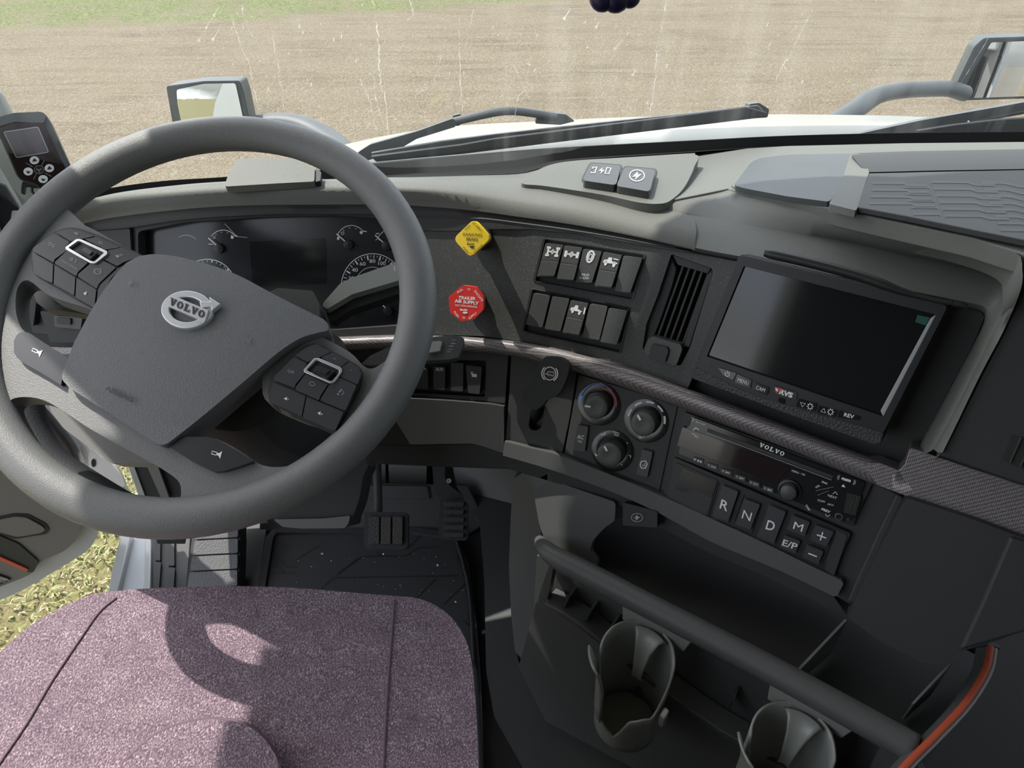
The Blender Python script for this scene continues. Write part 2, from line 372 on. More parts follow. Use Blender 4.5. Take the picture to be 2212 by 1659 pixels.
def glass_mat():
    m, N, L, b = newmat('windshield_glass'); N.remove(b); out = N['Material Output']
    tr = N.new('ShaderNodeBsdfTransparent'); tr.inputs[0].default_value = (.96, .985, .965, 1); gl = N.new('ShaderNodeBsdfGlossy'); gl.inputs['Roughness'].default_value = .02; gl.inputs[0].default_value = (.9, .95, 1, 1)
    fr = N.new('ShaderNodeFresnel'); fr.inputs[0].default_value = 1.35; m1 = N.new('ShaderNodeMixShader'); L.new(fr.outputs[0], m1.inputs[0]); L.new(tr.outputs[0], m1.inputs[1]); L.new(gl.outputs[0], m1.inputs[2])
    df = N.new('ShaderNodeBsdfDiffuse'); df.inputs[0].default_value = (.9, .92, .9, 1); tl = N.new('ShaderNodeBsdfTranslucent'); tl.inputs[0].default_value = (.9, .92, .88, 1)
    a = N.new('ShaderNodeAddShader'); L.new(df.outputs[0], a.inputs[0]); L.new(tl.outputs[0], a.inputs[1])
    tc = N.new('ShaderNodeTexCoord'); mp = N.new('ShaderNodeMapping'); mp.inputs['Scale'].default_value = (26, 2.0, 2.0); L.new(tc.outputs['Object'], mp.inputs[0])
    n1 = N.new('ShaderNodeTexNoise'); n1.inputs['Scale'].default_value = 1; n1.inputs['Detail'].default_value = 6; n1.inputs['Distortion'].default_value = .35; L.new(mp.outputs[0], n1.inputs[0])
    r1 = N.new('ShaderNodeValToRGB'); r1.color_ramp.elements[0].position = .52; r1.color_ramp.elements[1].position = .80; r1.color_ramp.elements[1].color = (.07,)*3+(1,); L.new(n1.outputs[0], r1.inputs[0])
    n3 = N.new('ShaderNodeTexNoise'); n3.inputs['Scale'].default_value = 2.2; L.new(tc.outputs['Object'], n3.inputs[0])
    mu = N.new('ShaderNodeMath'); mu.operation = 'MULTIPLY'; L.new(r1.outputs[0], mu.inputs[0]); L.new(n3.outputs[0], mu.inputs[1])
    ad = N.new('ShaderNodeMath'); ad.operation = 'ADD'; ad.inputs[1].default_value = .008; L.new(mu.outputs[0], ad.inputs[0])
    m2 = N.new('ShaderNodeMixShader'); L.new(ad.outputs[0], m2.inputs[0]); L.new(m1.outputs[0], m2.inputs[1]); L.new(a.outputs[0], m2.inputs[2])
    L.new(m2.outputs[0], out.inputs[0]); return m
M['glass'] = glass_mat()
def clear_mat():
    m, N, L, b = newmat('side_glass'); N.remove(b); out = N['Material Output']; tr = N.new('ShaderNodeBsdfTransparent'); tr.inputs[0].default_value = (.8, .85, .84, 1)
    gl = N.new('ShaderNodeBsdfGlossy'); gl.inputs['Roughness'].default_value = .01; fr = N.new('ShaderNodeFresnel'); fr.inputs[0].default_value = 1.5; m1 = N.new('ShaderNodeMixShader')
    L.new(fr.outputs[0], m1.inputs[0]); L.new(tr.outputs[0], m1.inputs[1]); L.new(gl.outputs[0], m1.inputs[2]); L.new(m1.outputs[0], out.inputs[0]); return m
M['clear'] = clear_mat()
def streak_mat():
    m, N, L, b = newmat('dried_streak'); N.remove(b); out = N['Material Output']; tr = N.new('ShaderNodeBsdfTransparent'); df = N.new('ShaderNodeBsdfDiffuse'); tl = N.new('ShaderNodeBsdfTranslucent'); tl.inputs[0].default_value = (.95, .97, .97, 1); df.inputs[0].default_value = (.9, .92, .92, 1)
    m1 = N.new('ShaderNodeMixShader'); L.new(df.outputs[0], m1.inputs[1]); L.new(tl.outputs[0], m1.inputs[2])
    tc = N.new('ShaderNodeTexCoord'); nz = N.new('ShaderNodeTexNoise'); nz.inputs['Scale'].default_value = 60; L.new(tc.outputs['Object'], nz.inputs[0])
    r = N.new('ShaderNodeMapRange'); r.inputs[1].default_value = .35; r.inputs[2].default_value = .65; r.inputs[3].default_value = .03; r.inputs[4].default_value = .55; L.new(nz.outputs[0], r.inputs[0])
    m2 = N.new('ShaderNodeMixShader'); L.new(r.outputs[0], m2.inputs[0]); L.new(tr.outputs[0], m2.inputs[1]); L.new(m1.outputs[0], m2.inputs[2]); L.new(m2.outputs[0], out.inputs[0]); return m
M['streak'] = streak_mat()
def ground_mat():
    m, N, L, b = newmat('gravel_and_grass'); tc = N.new('ShaderNodeTexCoord'); O = tc.outputs['Object']
    def nz(sc, det=5, mp=None, dist=0):
        n = N.new('ShaderNodeTexNoise'); n.inputs['Scale'].default_value = sc; n.inputs['Detail'].default_value = det; n.inputs['Distortion'].default_value = dist; L.new(mp or O, n.inputs[0]); return n.outputs[0]
    def ramp(src, ps):
        r = N.new('ShaderNodeValToRGB'); e = r.color_ramp.elements; e[0].position, e[0].color = ps[0][0], ps[0][1]+(1,); e[1].position, e[1].color = ps[-1][0], ps[-1][1]+(1,)
        for p, c in ps[1:-1]: x = e.new(p); x.color = c+(1,)
        L.new(src, r.inputs[0]); return r.outputs[0]
    def mix(f, a, c):
        x = N.new('ShaderNodeMix'); x.data_type = 'RGBA'
        for s, i in ((f, 0), (a, 6), (c, 7)):
            if hasattr(s, 'is_linked'): L.new(s, x.inputs[i])
            else: x.inputs[i].default_value = s
        return x.outputs[2]
    base = ramp(nz(.9, 8), [(.32, (.15, .12, .09)), (.46, (.31, .245, .165)), (.55, (.36, .29, .20)), (.68, (.42, .38, .31))])
    mp = N.new('ShaderNodeMapping'); mp.inputs['Scale'].default_value = (.35, 3.2, 1); mp.inputs['Rotation'].default_value = (0, 0, .05); L.new(O, mp.inputs[0])
    rut = ramp(nz(1.0, 9, mp.outputs[0], 1.2), [(.44, (0, 0, 0)), (.58, (1, 1, 1))])
    base = mix(rut, base, (.43, .36, .265, 1))
    v = N.new('ShaderNodeTexVoronoi'); v.inputs['Scale'].default_value = 30; L.new(O, v.inputs[0])
    peb = ramp(v.outputs['Color'], [(.0, (.09, .075, .055)), (.4, (.33, .27, .19)), (.80, (.46, .39, .29)), (.93, (.85, .80, .72))])
    base = mix(.4, base, peb)
    fine = ramp(nz(75, 4), [(.34, (.04, .034, .025)), (.5, (.34, .28, .20)), (.68, (.74, .66, .53))]); base = mix(.42, base, fine)
    sep = N.new('ShaderNodeSeparateXYZ'); L.new(O, sep.inputs[0])
    # grass beyond the track (y large, x small) and on the left beside the cab
    def math_(op, a, c=None):
        x = N.new('ShaderNodeMath'); x.operation = op
        for s, i in ((a, 0), (c, 1)):
            if s is None: continue
            if hasattr(s, 'is_linked'): L.new(s, x.inputs[i])
            else: x.inputs[i].default_value = s
        return x.outputs[0]
    edge = math_('ADD', sep.outputs[1], math_('MULTIPLY', sep.outputs[0], -.30)); edge = math_('ADD', edge, math_('MULTIPLY', nz(.7, 4), 2.0))
    g1 = ramp(math_('MULTIPLY', math_('SUBTRACT', edge, GRASS_Y), .9), [(.2, (0, 0, 0)), (.75, (1, 1, 1))])
    le = math_('SUBTRACT', math_('ADD', math_('MULTIPLY', sep.outputs[0], -1.0), math_('MULTIPLY', nz(1.6, 4), 1.2)), 1.7)
    ye = math_('SUBTRACT', 4.2, sep.outputs[1]); g2 = math_('MULTIPLY', ramp(le, [(.0, (0, 0, 0)), (.5, (1, 1, 1))]), ramp(ye, [(.0, (0, 0, 0)), (.9, (1, 1, 1))]))
    gm = N.new('ShaderNodeMapping'); gm.inputs['Scale'].default_value = (1, .5, 1); L.new(O, gm.inputs[0])
    grass = ramp(nz(26, 6, gm.outputs[0], 1.2), [(.3, (.10, .13, .04)), (.5, (.26, .31, .12)), (.62, (.40, .42, .20)), (.75, (.55, .50, .30))])
    dry = ramp(nz(34, 6, None, 1.5), [(.3, (.20, .17, .08)), (.48, (.40, .34, .17)), (.6, (.34, .40, .14)), (.78, (.66, .60, .40))])
    base = mix(math_('MULTIPLY', g1, ramp(nz(1.3, 6, gm.outputs[0]), [(.36, (.25, .25, .25)), (.55, (.95, .95, .95))])), base, grass); base = mix(math_('MULTIPLY', g2, .85), base, dry)
    dk = N.new('ShaderNodeMix'); dk.data_type = 'RGBA'; dk.blend_type = 'MULTIPLY'; dk.inputs[0].default_value = 1; dk.inputs[7].default_value = (.41, .403, .385, 1); L.new(base, dk.inputs[6]); base = dk.outputs[2]
    L.new(base, b.inputs['Base Color']); b.inputs['Roughness'].default_value = .9; b.inputs['Specular IOR Level'].default_value = .2
    bp = N.new('ShaderNodeBump'); bp.inputs['Strength'].default_value = .8; bp.inputs['Distance'].default_value = .02; L.new(math_('ADD', nz(28, 6), math_('MULTIPLY', v.outputs[0], -.6)), bp.inputs['Height']); L.new(bp.outputs[0], b.inputs['Normal'])
    return m
GRASS_Y = 17.2
M['ground'] = ground_mat()
M['blade'] = plastic('grass_blade', (.24, .26, .09), .7, var=.35)
M['straw'] = plastic('dry_blade', (.42, .35, .21), .7, var=.2)
# ================================================ outside
GZ = -1.30; GND = Pl((0, 0, GZ), (0, 0, 1))
n = 60; V = []; Fc = []
for j in range(n+1):
    for i in range(n+1):
        x = -60+120*i/n; y = -30+130*j/n; V.append((x, y, GZ+.03*mnoise.noise((x*.3, y*.3, 0))))
for j in range(n):
    for i in range(n): Fc.append([j*(n+1)+i, j*(n+1)+i+1, (j+1)*(n+1)+i+1, (j+1)*(n+1)+i])
g = mk('ground', [np.array(v) for v in V], Fc, M['ground']); g.data.transform(__import__('mathutils').Matrix.Translation(g.location)); g.location = (0, 0, 0)
struct(g, 'brown gravel yard with worn ruts and grass patches outside the truck')
# grass and dry straw blades on the verge beside the open door
def blades(name, n, area, mat, hgt, seed, label):
    rnd = random.Random(seed); V = []; Fc = []
    for i in range(n):
        x, y = area(rnd); a = rnd.uniform(0, 6.3); h = rnd.uniform(.4, 1)*hgt; w_ = .004; ln = rnd.uniform(.4, 1.6)*h
        d = np.array([math.cos(a), math.sin(a), 0]); s = np.array([-math.sin(a), math.cos(a), 0])*w_; p = np.array([x, y, GZ]); b = len(V)
        V += [p-s, p+s, p+d*ln*.4+[0, 0, h*.6]-s*.8, p+d*ln*.4+[0, 0, h*.6]+s*.8, p+d*ln+[0, 0, h*.75]]
        Fc += [[b, b+1, b+3, b+2], [b+2, b+3, b+4]]
    return tag(mk(name, V, Fc, mat), label, 'grass', kind='stuff')
def verge(rnd):
    while True:
        x = rnd.uniform(-4.2, -1.25); y = rnd.uniform(.6, 3.4)
        if rnd.random() < .35+.65*(mnoise.noise((x*1.6, y*1.6, 3))+.5): return x, y
blades('grass', 6500, verge, M['blade'], .055, 1, 'short green grass blades growing beside the open truck door')
blades('dry_grass', 7500, verge, M['straw'], .035, 2, 'pale dry straw lying among the green grass beside the truck')
# hood
hood = thing('truck_hood', 'white glossy engine hood of the truck beyond the windshield', 'hood', (.4, 1.6, .6))
def HP(px, py, y):                             # point on a pixel ray at depth y
    r = ray(px, py); t = (y-CAM[1])/r[1]; return CAM+r*t
ridge = [(700, 328), (745, 312), (850, 290), (980, 272), (1160, 262), (1330, 254), (1480, 250), (1650, 247), (1800, 248), (1930, 250), (2030, 254), (2212, 260), (2400, 268)]
mid = [(700, 340), (745, 330), (850, 322), (980, 308), (1160, 292), (1330, 285), (1480, 279), (1650, 273), (1800, 271), (1930, 271), (2030, 272), (2212, 274), (2400, 280)]
low = [(700, 392), (745, 380), (850, 362), (980, 350), (1160, 333), (1330, 322), (1480, 316), (1650, 312), (1800, 310), (1930, 309), (2030, 308), (2212, 307), (2400, 307)]
def hr(pts, yf): return [HP(p[0], p[1], yf(p[0])) for p in resamp(spl(pts, 8), 50)]
rr_ = hr(ridge, lambda x: 1.62+.10*((x-1500)/900)**2*-1); 
mr = hr(mid, lambda x: 1.36); lr = hr(low, lambda x: 1.338)
fr = [p+np.array([(p[0]-.4)*.10, .55, -.16-.08*abs(p[0]-.4)]) for p in rr_]; fr2 = [p+np.array([(p[0]-.4)*.05, .8, -.55]) for p in fr]; bl = [p+np.array([0, .0, -.10]) for p in lr]
loft('hood_skin', [bl, lr, mr, rr_, fr, fr2], M['paint'], hood, smooth=60)
# fenders carrying the mirrors (below the sight line)
box('fender', (-1.02, 1.5, -.75), (-.45, 2.7, .16), M['paint'], hood, .12, seg=4); box('fender', (1.35, 1.5, -.75), (1.85, 2.7, .16), M['paint'], hood, .12, seg=4)
# hood mirrors
def mirror_set(name, label, out, glas, arm, y, n, rad, cu):
    c = cen([HP(p[0], p[1], y) for p in out]); t = thing(name, label, 'mirror', c); S = Pl(c, n)
    slab('mirror_shell', out, S, 0, .09, M['mirrorshell'], t, bev=.02, seg=4); slab('mirror_surround', inset(out, .97), S, .003, .01, M['mirrorshell'], t, bev=.003)
    V_, F_, _ = fill2d(glas, (), 12); cc = cen(glas)
    P = [S.hit(x, y_, .011)[0] for x, y_ in V_]; C0 = np.mean(P, axis=0); nn = S.n
    P = [p-nn*(np.linalg.norm(p-C0)**2)/(2*rad)*cu for p in P]; mk('mirror_glass', P, F_, M['mirror'], t, smooth=180)
    tube('mirror_arm', [HP(a, b, yy) for a, b, yy in spl(arm, 8)], .034, M['mirrorshell'], t, 12, oval=(.75, 1.1)); return t
mirror_set('hood_mirror', 'hood mirror on the driver side behind the steering wheel rim, showing the open white door',
  rr([(359, 186), (440, 175), (518, 174), (527, 200), (540, 262), (525, 300), (390, 300), (374, 272)], 6), rr([(381, 194), (440, 181), (508, 180), (516, 215), (526, 262), (522, 292), (398, 292), (392, 268), (383, 225)], 5),
  [(520, 285, 2.40), (560, 266, 2.38), (610, 262, 2.35), (655, 270, 2.3), (700, 292, 2.22), (740, 325, 2.1), (770, 365, 1.95)], 2.36, (.055, -.99, .085), 3.0, 1)
mirror_set('hood_mirror', 'hood mirror on the passenger side at the right edge, seen past the wiper',
  rr([(2105, 100), (2125, 82), (2212, 79), (2330, 80), (2345, 215), (2212, 213), (2075, 217), (2062, 190)], 7), rr([(2142, 92), (2212, 89), (2322, 90), (2330, 205), (2212, 208), (2079, 213), (2100, 160)], 4),
  [(2085, 202, 2.44), (2050, 192, 2.44), (2000, 192, 2.44), (1940, 196, 2.42), (1890, 208, 2.38), (1850, 235, 2.3), (1800, 268, 2.2), (1760, 310, 2.05)], 2.44, (-.33, -.94, .06), 3.0, 1)
# wipers on the windshield
WB = [TOP.hit(x, y)[0]+np.array([0, .02, 0]) for x, y in spl([(120, 445), (230, 420), (480, 395), (700, 388), (860, 382), (1100, 366), (1250, 345), (1500, 326), (1700, 314), (1950, 308), (2260, 304), (2450, 306)], 6)]
def glass_y(x, z):
    xs = [p[0] for p in WB]; ys = [p[1] for p in WB]; return np.interp(x, xs, ys)-(z-.79)*.16
class GlassS:
    def __init__(s, h=0): s.h = h
    def hit(s, px, py, h=0):
        r = ray(px, py); a, b = .3, 2.2; hh = h+s.h
        for i in range(40):
            m = (a+b)/2; P = CAM+r*m
            if P[1]-glass_y(P[0], P[2])+hh*1.01 > 0: b = m
            else: a = m
        return CAM+r*a, np.array([0, -.987, .16])
GL = GlassS()
def on_glass(pts, h): return [GL.hit(x, y, h)[0] for x, y in pts]
w1 = thing('windshield_wiper', 'long black wiper lying across the middle of the windshield base', 'wiper', GL.hit(1200, 290, -.05)[0])
def strip(name, top, bot, h, t, mat, par, bev=.002): return slab(name, list(top)+list(bot)[::-1], GL, h, t, mat, par, bev=bev)
strip('wiper_blade', [(800, 338), (1000, 312), (1068, 300), (1350, 265), (1500, 246), (1612, 231)], [(812, 350), (1000, 333), (1250, 302), (1500, 272), (1656, 253), (1658, 243)], -.035, .012, M['rubber'], w1)
strip('blade_spine', [(800, 330), (950, 305), (1068, 290), (1250, 270), (1450, 249), (1640, 228)], [(810, 341), (1000, 322), (1250, 292), (1450, 268), (1650, 240)], -.05, .010, M['wiper'], w1)
slab('blade_tip', rr([(1618, 225), (1640, 222), (1662, 236), (1658, 254), (1622, 256), (1620, 240)], 4), GL, -.06, .02, M['wiper'], w1, bev=.003)
slab('wiper_arm', rr([(772, 330), (800, 312), (900, 284), (978, 256), (986, 262), (984, 274), (900, 300), (850, 330), (790, 348)], 4), GL, -.075, .014, M['wiper'], w1, bev=.003)
tube('arm_rod', [GL.hit(x, y, -.085)[0] for x, y in spl([(960, 268), (1000, 258), (1068, 243), (1110, 240), (1160, 246), (1200, 252)], 6)], .0062, M['wiper'], w1)
slab('arm_clip', rr([(978, 250), (994, 246), (998, 262), (992, 272), (976, 272)], 3), GL, -.09, .016, M['wiper'], w1, bev=.002)
slab('blade_clip', rr([(1160, 250), (1172, 242), (1222, 247), (1242, 262), (1210, 270), (1156, 267)], 4), GL, -.085, .02, M['mirrorshell'], w1, bev=.002)
slab('washer_nozzle', rr([(776, 332), (800, 316), (812, 318), (806, 326), (784, 336)], 3), GL, -.08, .01, M['light'], w1, bev=.002)
w2 = thing('windshield_wiper', 'black wiper at the right edge of the windshield in front of the passenger mirror', 'wiper', GL.hit(2050, 270, -.05)[0])
slab('wiper_arm', rr([(1850, 290), (1990, 260), (2150, 232), (2300, 205), (2300, 222), (2150, 255), (2050, 280), (1990, 292)], 4), GL, -.07, .014, M['wiper'], w2, bev=.003)
strip('wiper_blade', [(1985, 282), (2060, 270), (2160, 258), (2300, 250)], [(1985, 294), (2100, 290), (2300, 284)], -.045, .012, M['rubber'], w2)
tube('arm_rod', [GL.hit(x, y, -.075)[0] for x, y in [(2010, 276), (2100, 262), (2160, 248), (2300, 222)]], .006, M['wiper'], w2)
slab('washer_nozzle', rr([(2014, 284), (2040, 264), (2062, 262), (2050, 272), (2024, 288)], 3), GL, -.08, .006, M['light'], w2, bev=.001)
# ------------------------------------------------ cab shell
ga = []; 
for z in np.linspace(.70, 1.68, 8):
    ga.append([np.array([x, glass_y(x, z), z]) for x in np.linspace(-.66, 1.45, 40)])
struct(loft('window_1', ga, M['glass'], smooth=180), 'large dusty windshield with dried streaks')
# dried streaks and droplets on the glass
st = []
rs = random.Random(7)
def streak(pts, w_, jit=3):
    P = spl(pts, 10); P = [(p[0]+rs.uniform(-jit, jit), p[1]) for p in P]
    for i in range(len(P)-1): st.append(('l', [P[i], P[i+1]], w_*rs.uniform(.35, 1.15)))
streak([(806, 0), (816, 60), (818, 120), (822, 170), (826, 200)], 3.2); streak([(886, 0), (892, 30), (880, 44)], 2.2, 2)
streak([(992, 40), (994, 120), (995, 190), (1000, 240)], 2.0, 1.5); streak([(1022, 20), (1010, 80), (1000, 120)], 1.5, 1.5); streak([(778, 170), (800, 225), (812, 280)], 2.2, 2)
streak([(830, 180), (836, 260), (840, 300)], 1.8, 2); streak([(806, 150), (812, 210), (830, 270)], 1.6, 2); streak([(1110, 140), (1130, 185), (1140, 190), (1120, 210), (1112, 250)], 1.5, 2)
streak([(900, 205), (915, 195), (930, 195), (945, 150), (955, 120)], 1.6, 2); streak([(1440, 0), (1432, 40), (1428, 70)], 2.2, 1.5); streak([(1418, 100), (1414, 180), (1405, 240)], 2, 2)
streak([(1756, 20), (1735, 60), (1715, 100)], 1.8, 1.5); streak([(1712, 110), (1692, 140), (1680, 165), (1670, 190)], 1.5, 1.5); streak([(1690, 138), (1700, 150)], 2, 1)
streak([(500, 40), (520, 95), (540, 150), (560, 240)], 1.6, 2); streak([(585, 60), (600, 140), (616, 250)], 1.4, 2); streak([(520, 10), (545, 80)], 1.4, 3); streak([(2050, 100), (2062, 96)], 1, 1); streak([(2135, 82), (2100, 140), (2070, 190)], 1.2, 1)
for i in range(120):
    cx, cy = rs.choice([(560, 90), (560, 60), (1300, 60), (1330, 160), (830, 120), (1000, 150), (1720, 80)]); x = rs.gauss(cx, 75); y = abs(rs.gauss(cy, 60)); l_ = rs.uniform(2, 9)
    if y > 232: continue
    st.append(('l', [(x, y), (x-l_*.5*(1 if cx > 1200 else .1), y+l_)], rs.uniform(1.0, 2.6)))
for x, y in ((1331, 106), (1367, 162), (1288, 58), (1219, 40), (462, 33), (445, 60), (430, 87), (460, 85), (1328, 106)):
    st.append(('c', x, y, 3, 3.6)); st.append(('l', [(x, y), (x+14, y-22)], 1.6))
for x, y in ((1700, 130), (2092, 262), (545, 170), (575, 165), (562, 168)): st.append(('c', x, y, 2.4, 2))
V_, F_ = strokes(st); o = mk('dried_streaks', [GL.hit(x, y, .004)[0] for x, y in V_], F_, M['streak']); tag(o, 'pale dried water streaks and droplets on the windshield glass', 'streaks', kind='stuff')
# A-pillars, header, roof, walls
def prism(name, a, b, wx, wy, mat, bev=.02, skew=0):
    a = np.array(a); b = np.array(b); q = [(-wx, -wy), (wx, -wy), (wx, wy), (-wx, wy)]
    return hexa(name, [a+[i, j, 0] for i, j in q], [b+[i, j, 0] for i, j in q], mat, None, bev, 3)
ap = prism('trim_1', (-.70, .93, .62), (-.745, .76, 1.72), .055, .055, M['light']); struct(ap, 'light grey windshield pillar trim beside the driver')
apr = prism('trim_2', (1.46, 1.07, .62), (1.46, .95, 1.72), .05, .06, M['light']); struct(apr, 'grey windshield pillar trim on the passenger side')
hd = box('trim_3', (-.79, .70, 1.66), (1.50, .96, 1.76), M['roof'], None, .02); struct(hd, 'headliner edge above the windshield')
struct(box('ceiling', (-.912, -1.5, 1.72), (1.52, .79, 1.78), M['roof'], None, 0), 'light cab ceiling')
struct(box('wall_back', (-.82, -1.56, -.05), (1.52, -1.5, 1.78), M['roof'], None, 0), 'rear cab wall')
struct(box('wall_left', (-.82, -1.5, -.05), (-.77, -.62, 1.78), M['roof'], None, 0), 'left cab wall behind the driver door opening')
struct(box('wall_right', (1.46, -1.5, -.05), (1.52, 1.0, .78), M['roof'], None, 0), 'right cab wall under the passenger window')
struct(box('wall_right', (1.46, -1.5, .78), (1.52, -.45, 1.78), M['roof'], None, 0), 'right cab wall behind the passenger window')
struct(box('window_2', (1.48, -.45, .78), (1.486, .75, 1.72), M['clear'], None, 0), 'passenger side window')
struct(box('floor', (-.70, -1.5, -.06), (1.48, 1.25, -.012), M['body'], None, 0), 'dark cab floor')
struct(box('wall_front', (-.66, 1.16, -.06), (1.48, 1.22, .58), M['dashlow'], None, 0), 'dark firewall behind the pedals')
_gl = [(-.60, .90), (-.54, .91), (-.4, .925), (0, .98), (.30, 1.04), (.44, 1.085), (1.46, 1.09)]
_cq = [(a-.04, b+.03) for a, b in _gl]+[(1.46, 1.30), (-.62, 1.24)]; cw_ = hexa('sun_blocker', [(a, b, .28) for a, b in _cq], [(a, b, .645) for a, b in _cq], M['blackp'], hood, .004)  # unseen block added to stop sun reaching the footwell floor
# windshield rubber seal: dark band between glass and dashboard top
SZ = TOP
sea = rail(TOP, [(120, 436), (225, 410), (350, 392), (480, 384), (700, 366), (800, 352), (1000, 335), (1200, 319), (1500, 303), (1700, 293), (1950, 287), (2212, 285), (2450, 287)], .012, 70, x=True)
sel = rail(TOP, [(120, 456), (225, 427), (350, 411), (480, 400), (700, 394), (840, 385), (1000, 379), (1125, 374), (1190, 356), (1250, 345), (1500, 328), (1700, 315), (1950, 309), (2212, 306), (2450, 306)], .002, 70, x=True)
sb = [p+np.array([0, .03, -.06]) for p in sea]; se2 = [a*.5+b*.5+np.array([0, .0, -.008]) for a, b in zip(sea, sel)]; sel0 = [p+np.array([0, .04, -.02]) for p in sel]
struct(loft('trim_4', [sb, sea, [a*.8+b*.2+np.array([0, 0, .003]) for a, b in zip(sea, sel)], se2, sel, sel0], M['seal'], smooth=50), 'black rubber seal along the windshield base')
# rear view ornament bottoms hanging at the top edge
orn = thing('hanging_beads', 'row of dark blue round beads hanging at the top edge of the view', 'ornament', (.25, .62, 1.0))
for cx, cy, r in ((1302, -6, .0105), (1331, -7, .0115), (1361, -8, .0085)):
    P = HP(cx, cy, .60); o = lathe('bead', P, (0, 0, 1), [(r*math.sin(a)+1e-5, -r*math.cos(a)) for a in np.linspace(0, math.pi, 10)], M['navy'] if 'navy' in M else M['gloss'], orn, 18)
tube('cord', [HP(1331, -7, .60), HP(1331, -60, .585), np.array([HP(1331, -60, .6)[0], .55, 1.64])], .0008, M['black'], orn, 6)
tube('cord', [HP(1302, -6, .60), HP(1331, -2, .60), HP(1361, -8, .60)], .0008, M['black'], orn, 6)
# ------------------------------------------------ open driver door (left), seen through the wheel and below it
door = thing('truck_door', 'open white driver door with grey inner trim at the left', 'door', (-1.2, .80, .3))
dn = np.array([.30, -.95, .0]); DR = Pl((-.95, .93, .2), dn)
edge = rr([(214, 1060), (216, 1120), (212, 1158), (190, 1190), (150, 1215), (100, 1245), (50, 1275), (0, 1297), (-120, 1335), (-420, 1400), (-500, 900), (-420, 600), (-60, 640), (40, 800), (90, 870), (160, 950)], 20)
slab('door_panel', edge, DR, 0, .05, M['greyp'], door, bev=.008, label='pale grey painted door frame')
trim = rr([(150, 980), (182, 1090), (172, 1145), (166, 1165), (140, 1190), (84, 1214), (72, 1237), (50, 1248), (0, 1268), (-120, 1305), (-420, 1360), (-480, 900), (-400, 640), (-80, 680), (20, 800), (90, 910)], 14)
slab('inner_trim', trim, DR, .022, .022, M['doortrim'], door, bev=.008, seg=3)
slab('speaker_recess', rr([(-60, 1122), (0, 1116), (30, 1110), (60, 1111), (100, 1132), (107, 1145), (100, 1154), (60, 1160), (34, 1165), (10, 1158), (-60, 1130)], 6), DR, .024, .003, M['blackp'], door, bev=.0008)
slab('speaker_cover', rr([(-55, 1126), (0, 1124), (34, 1117), (58, 1119), (92, 1138), (98, 1145), (90, 1151), (58, 1157), (36, 1160), (14, 1154), (-55, 1134)], 6), DR, .027, .003, M['doortrim'], door, bev=.001)
slab('door_pocket', rr([(-120, 1120), (0, 1158), (40, 1175), (84, 1214), (72, 1237), (60, 1236), (0, 1208), (-120, 1160)], 5), DR, .026, .006, M['dashlow'], door, bev=.002)
slab('seal_strip', rr([(-120, 1155), (0, 1203), (60, 1230), (58, 1235), (0, 1210), (-120, 1163)], 2), DR, .030, .003, M['orange'], door, bev=.0006, label='orange strip')
slab('reflector', rr([(-60, 1225), (0, 1243), (24, 1252), (0, 1264), (-60, 1275)], 3), DR, .026, .003, M['blackp'], door, bev=.0006)
ink('reflector_pattern', [('l', [(x, 1246+(x*.35)), (x+8, 1254)], 1.4) for x in range(-12, 14, 4)]+[('l', [(x+8, 1247+x*.3), (x, 1258)], 1.4) for x in range(-12, 12, 4)], DR, .0275, M['ink2'], door)
# outer face of the door (reflected in the mirror)
du = np.array([-.95, -.30, 0]); A = np.array([-.80, .98, -.35])
def dq(u, z, o_=0): return A+du*u+np.array([0, 0, z])-dn*(.06+o_)
slab('outer_skin', edge, DR, -.052, .03, M['paint'], door, bev=.006)
for a, b in (((0, 1.05), (.10, 1.75)), ((.95, 1.05), (1.05, 1.75)), ((0, 1.68), (1.05, 1.78))):
    hexa('window_frame', [dq(a[0], a[1]), dq(b[0], a[1]), dq(b[0], b[1]), dq(a[0], b[1])], [dq(a[0], a[1], .03), dq(b[0], a[1], .03), dq(b[0], b[1], .03), dq(a[0], b[1], .03)], M['paint'], door, .005)
hexa('door_handle', [dq(.8, .86, .03), dq(.97, .86, .03), dq(.97, .9, .03), dq(.8, .9, .03)], [dq(.8, .86, .05), dq(.97, .86, .05), dq(.97, .9, .05), dq(.8, .9, .05)], M['blackp'], door, .004)
hexa('door_glass', [dq(.1, 1.05, .01), dq(.95, 1.05, .01), dq(.95, 1.7, .01), dq(.1, 1.7, .01)], [dq(.1, 1.05, .014), dq(.95, 1.05, .014), dq(.95, 1.7, .014), dq(.1, 1.7, .014)], M['clear'], door, 0)
# outer cab side, for the mirrors
cs = thing('cab_body', 'white outer side of the truck cab below the door opening', 'truck body', (-.9, .2, -.5))
box('side_skin', (-.88, -3.6, -.9), (-.835, -.66, 1.9), M['paint'], cs, .02); box('side_skin', (1.54, -3.6, -.9), (1.58, 1.0, .76), M['paint'], cs, .02); box('side_skin', (1.54, -3.6, .76), (1.58, -.5, 1.9), M['paint'], cs, .02)
_vq = [(-.79, .80), (-.79, 1.009), (-.66, 1.022), (-.60, 1.049), (-.30, 1.052), (-.22, 1.099), (-.13, 1.114), (-.05, 1.099), (.02, 1.044), (.10, 1.034), (.25, 1.004), (1.52, 0.984), (1.52, .80)]; hexa('shadow_visor', [(a, b, 1.70) for a, b in _vq], [(a, b, 1.73) for a, b in _vq], M['paint'], cs, .006); box('step', (1.56, .1, -.75), (1.72, .8, -.70), M['greyp'], cs, .005); box('step', (1.56, .1, -.45), (1.70, .8, -.40), M['greyp'], cs, .005)  # unseen visor added, front edge bent to place its shadow on the dash
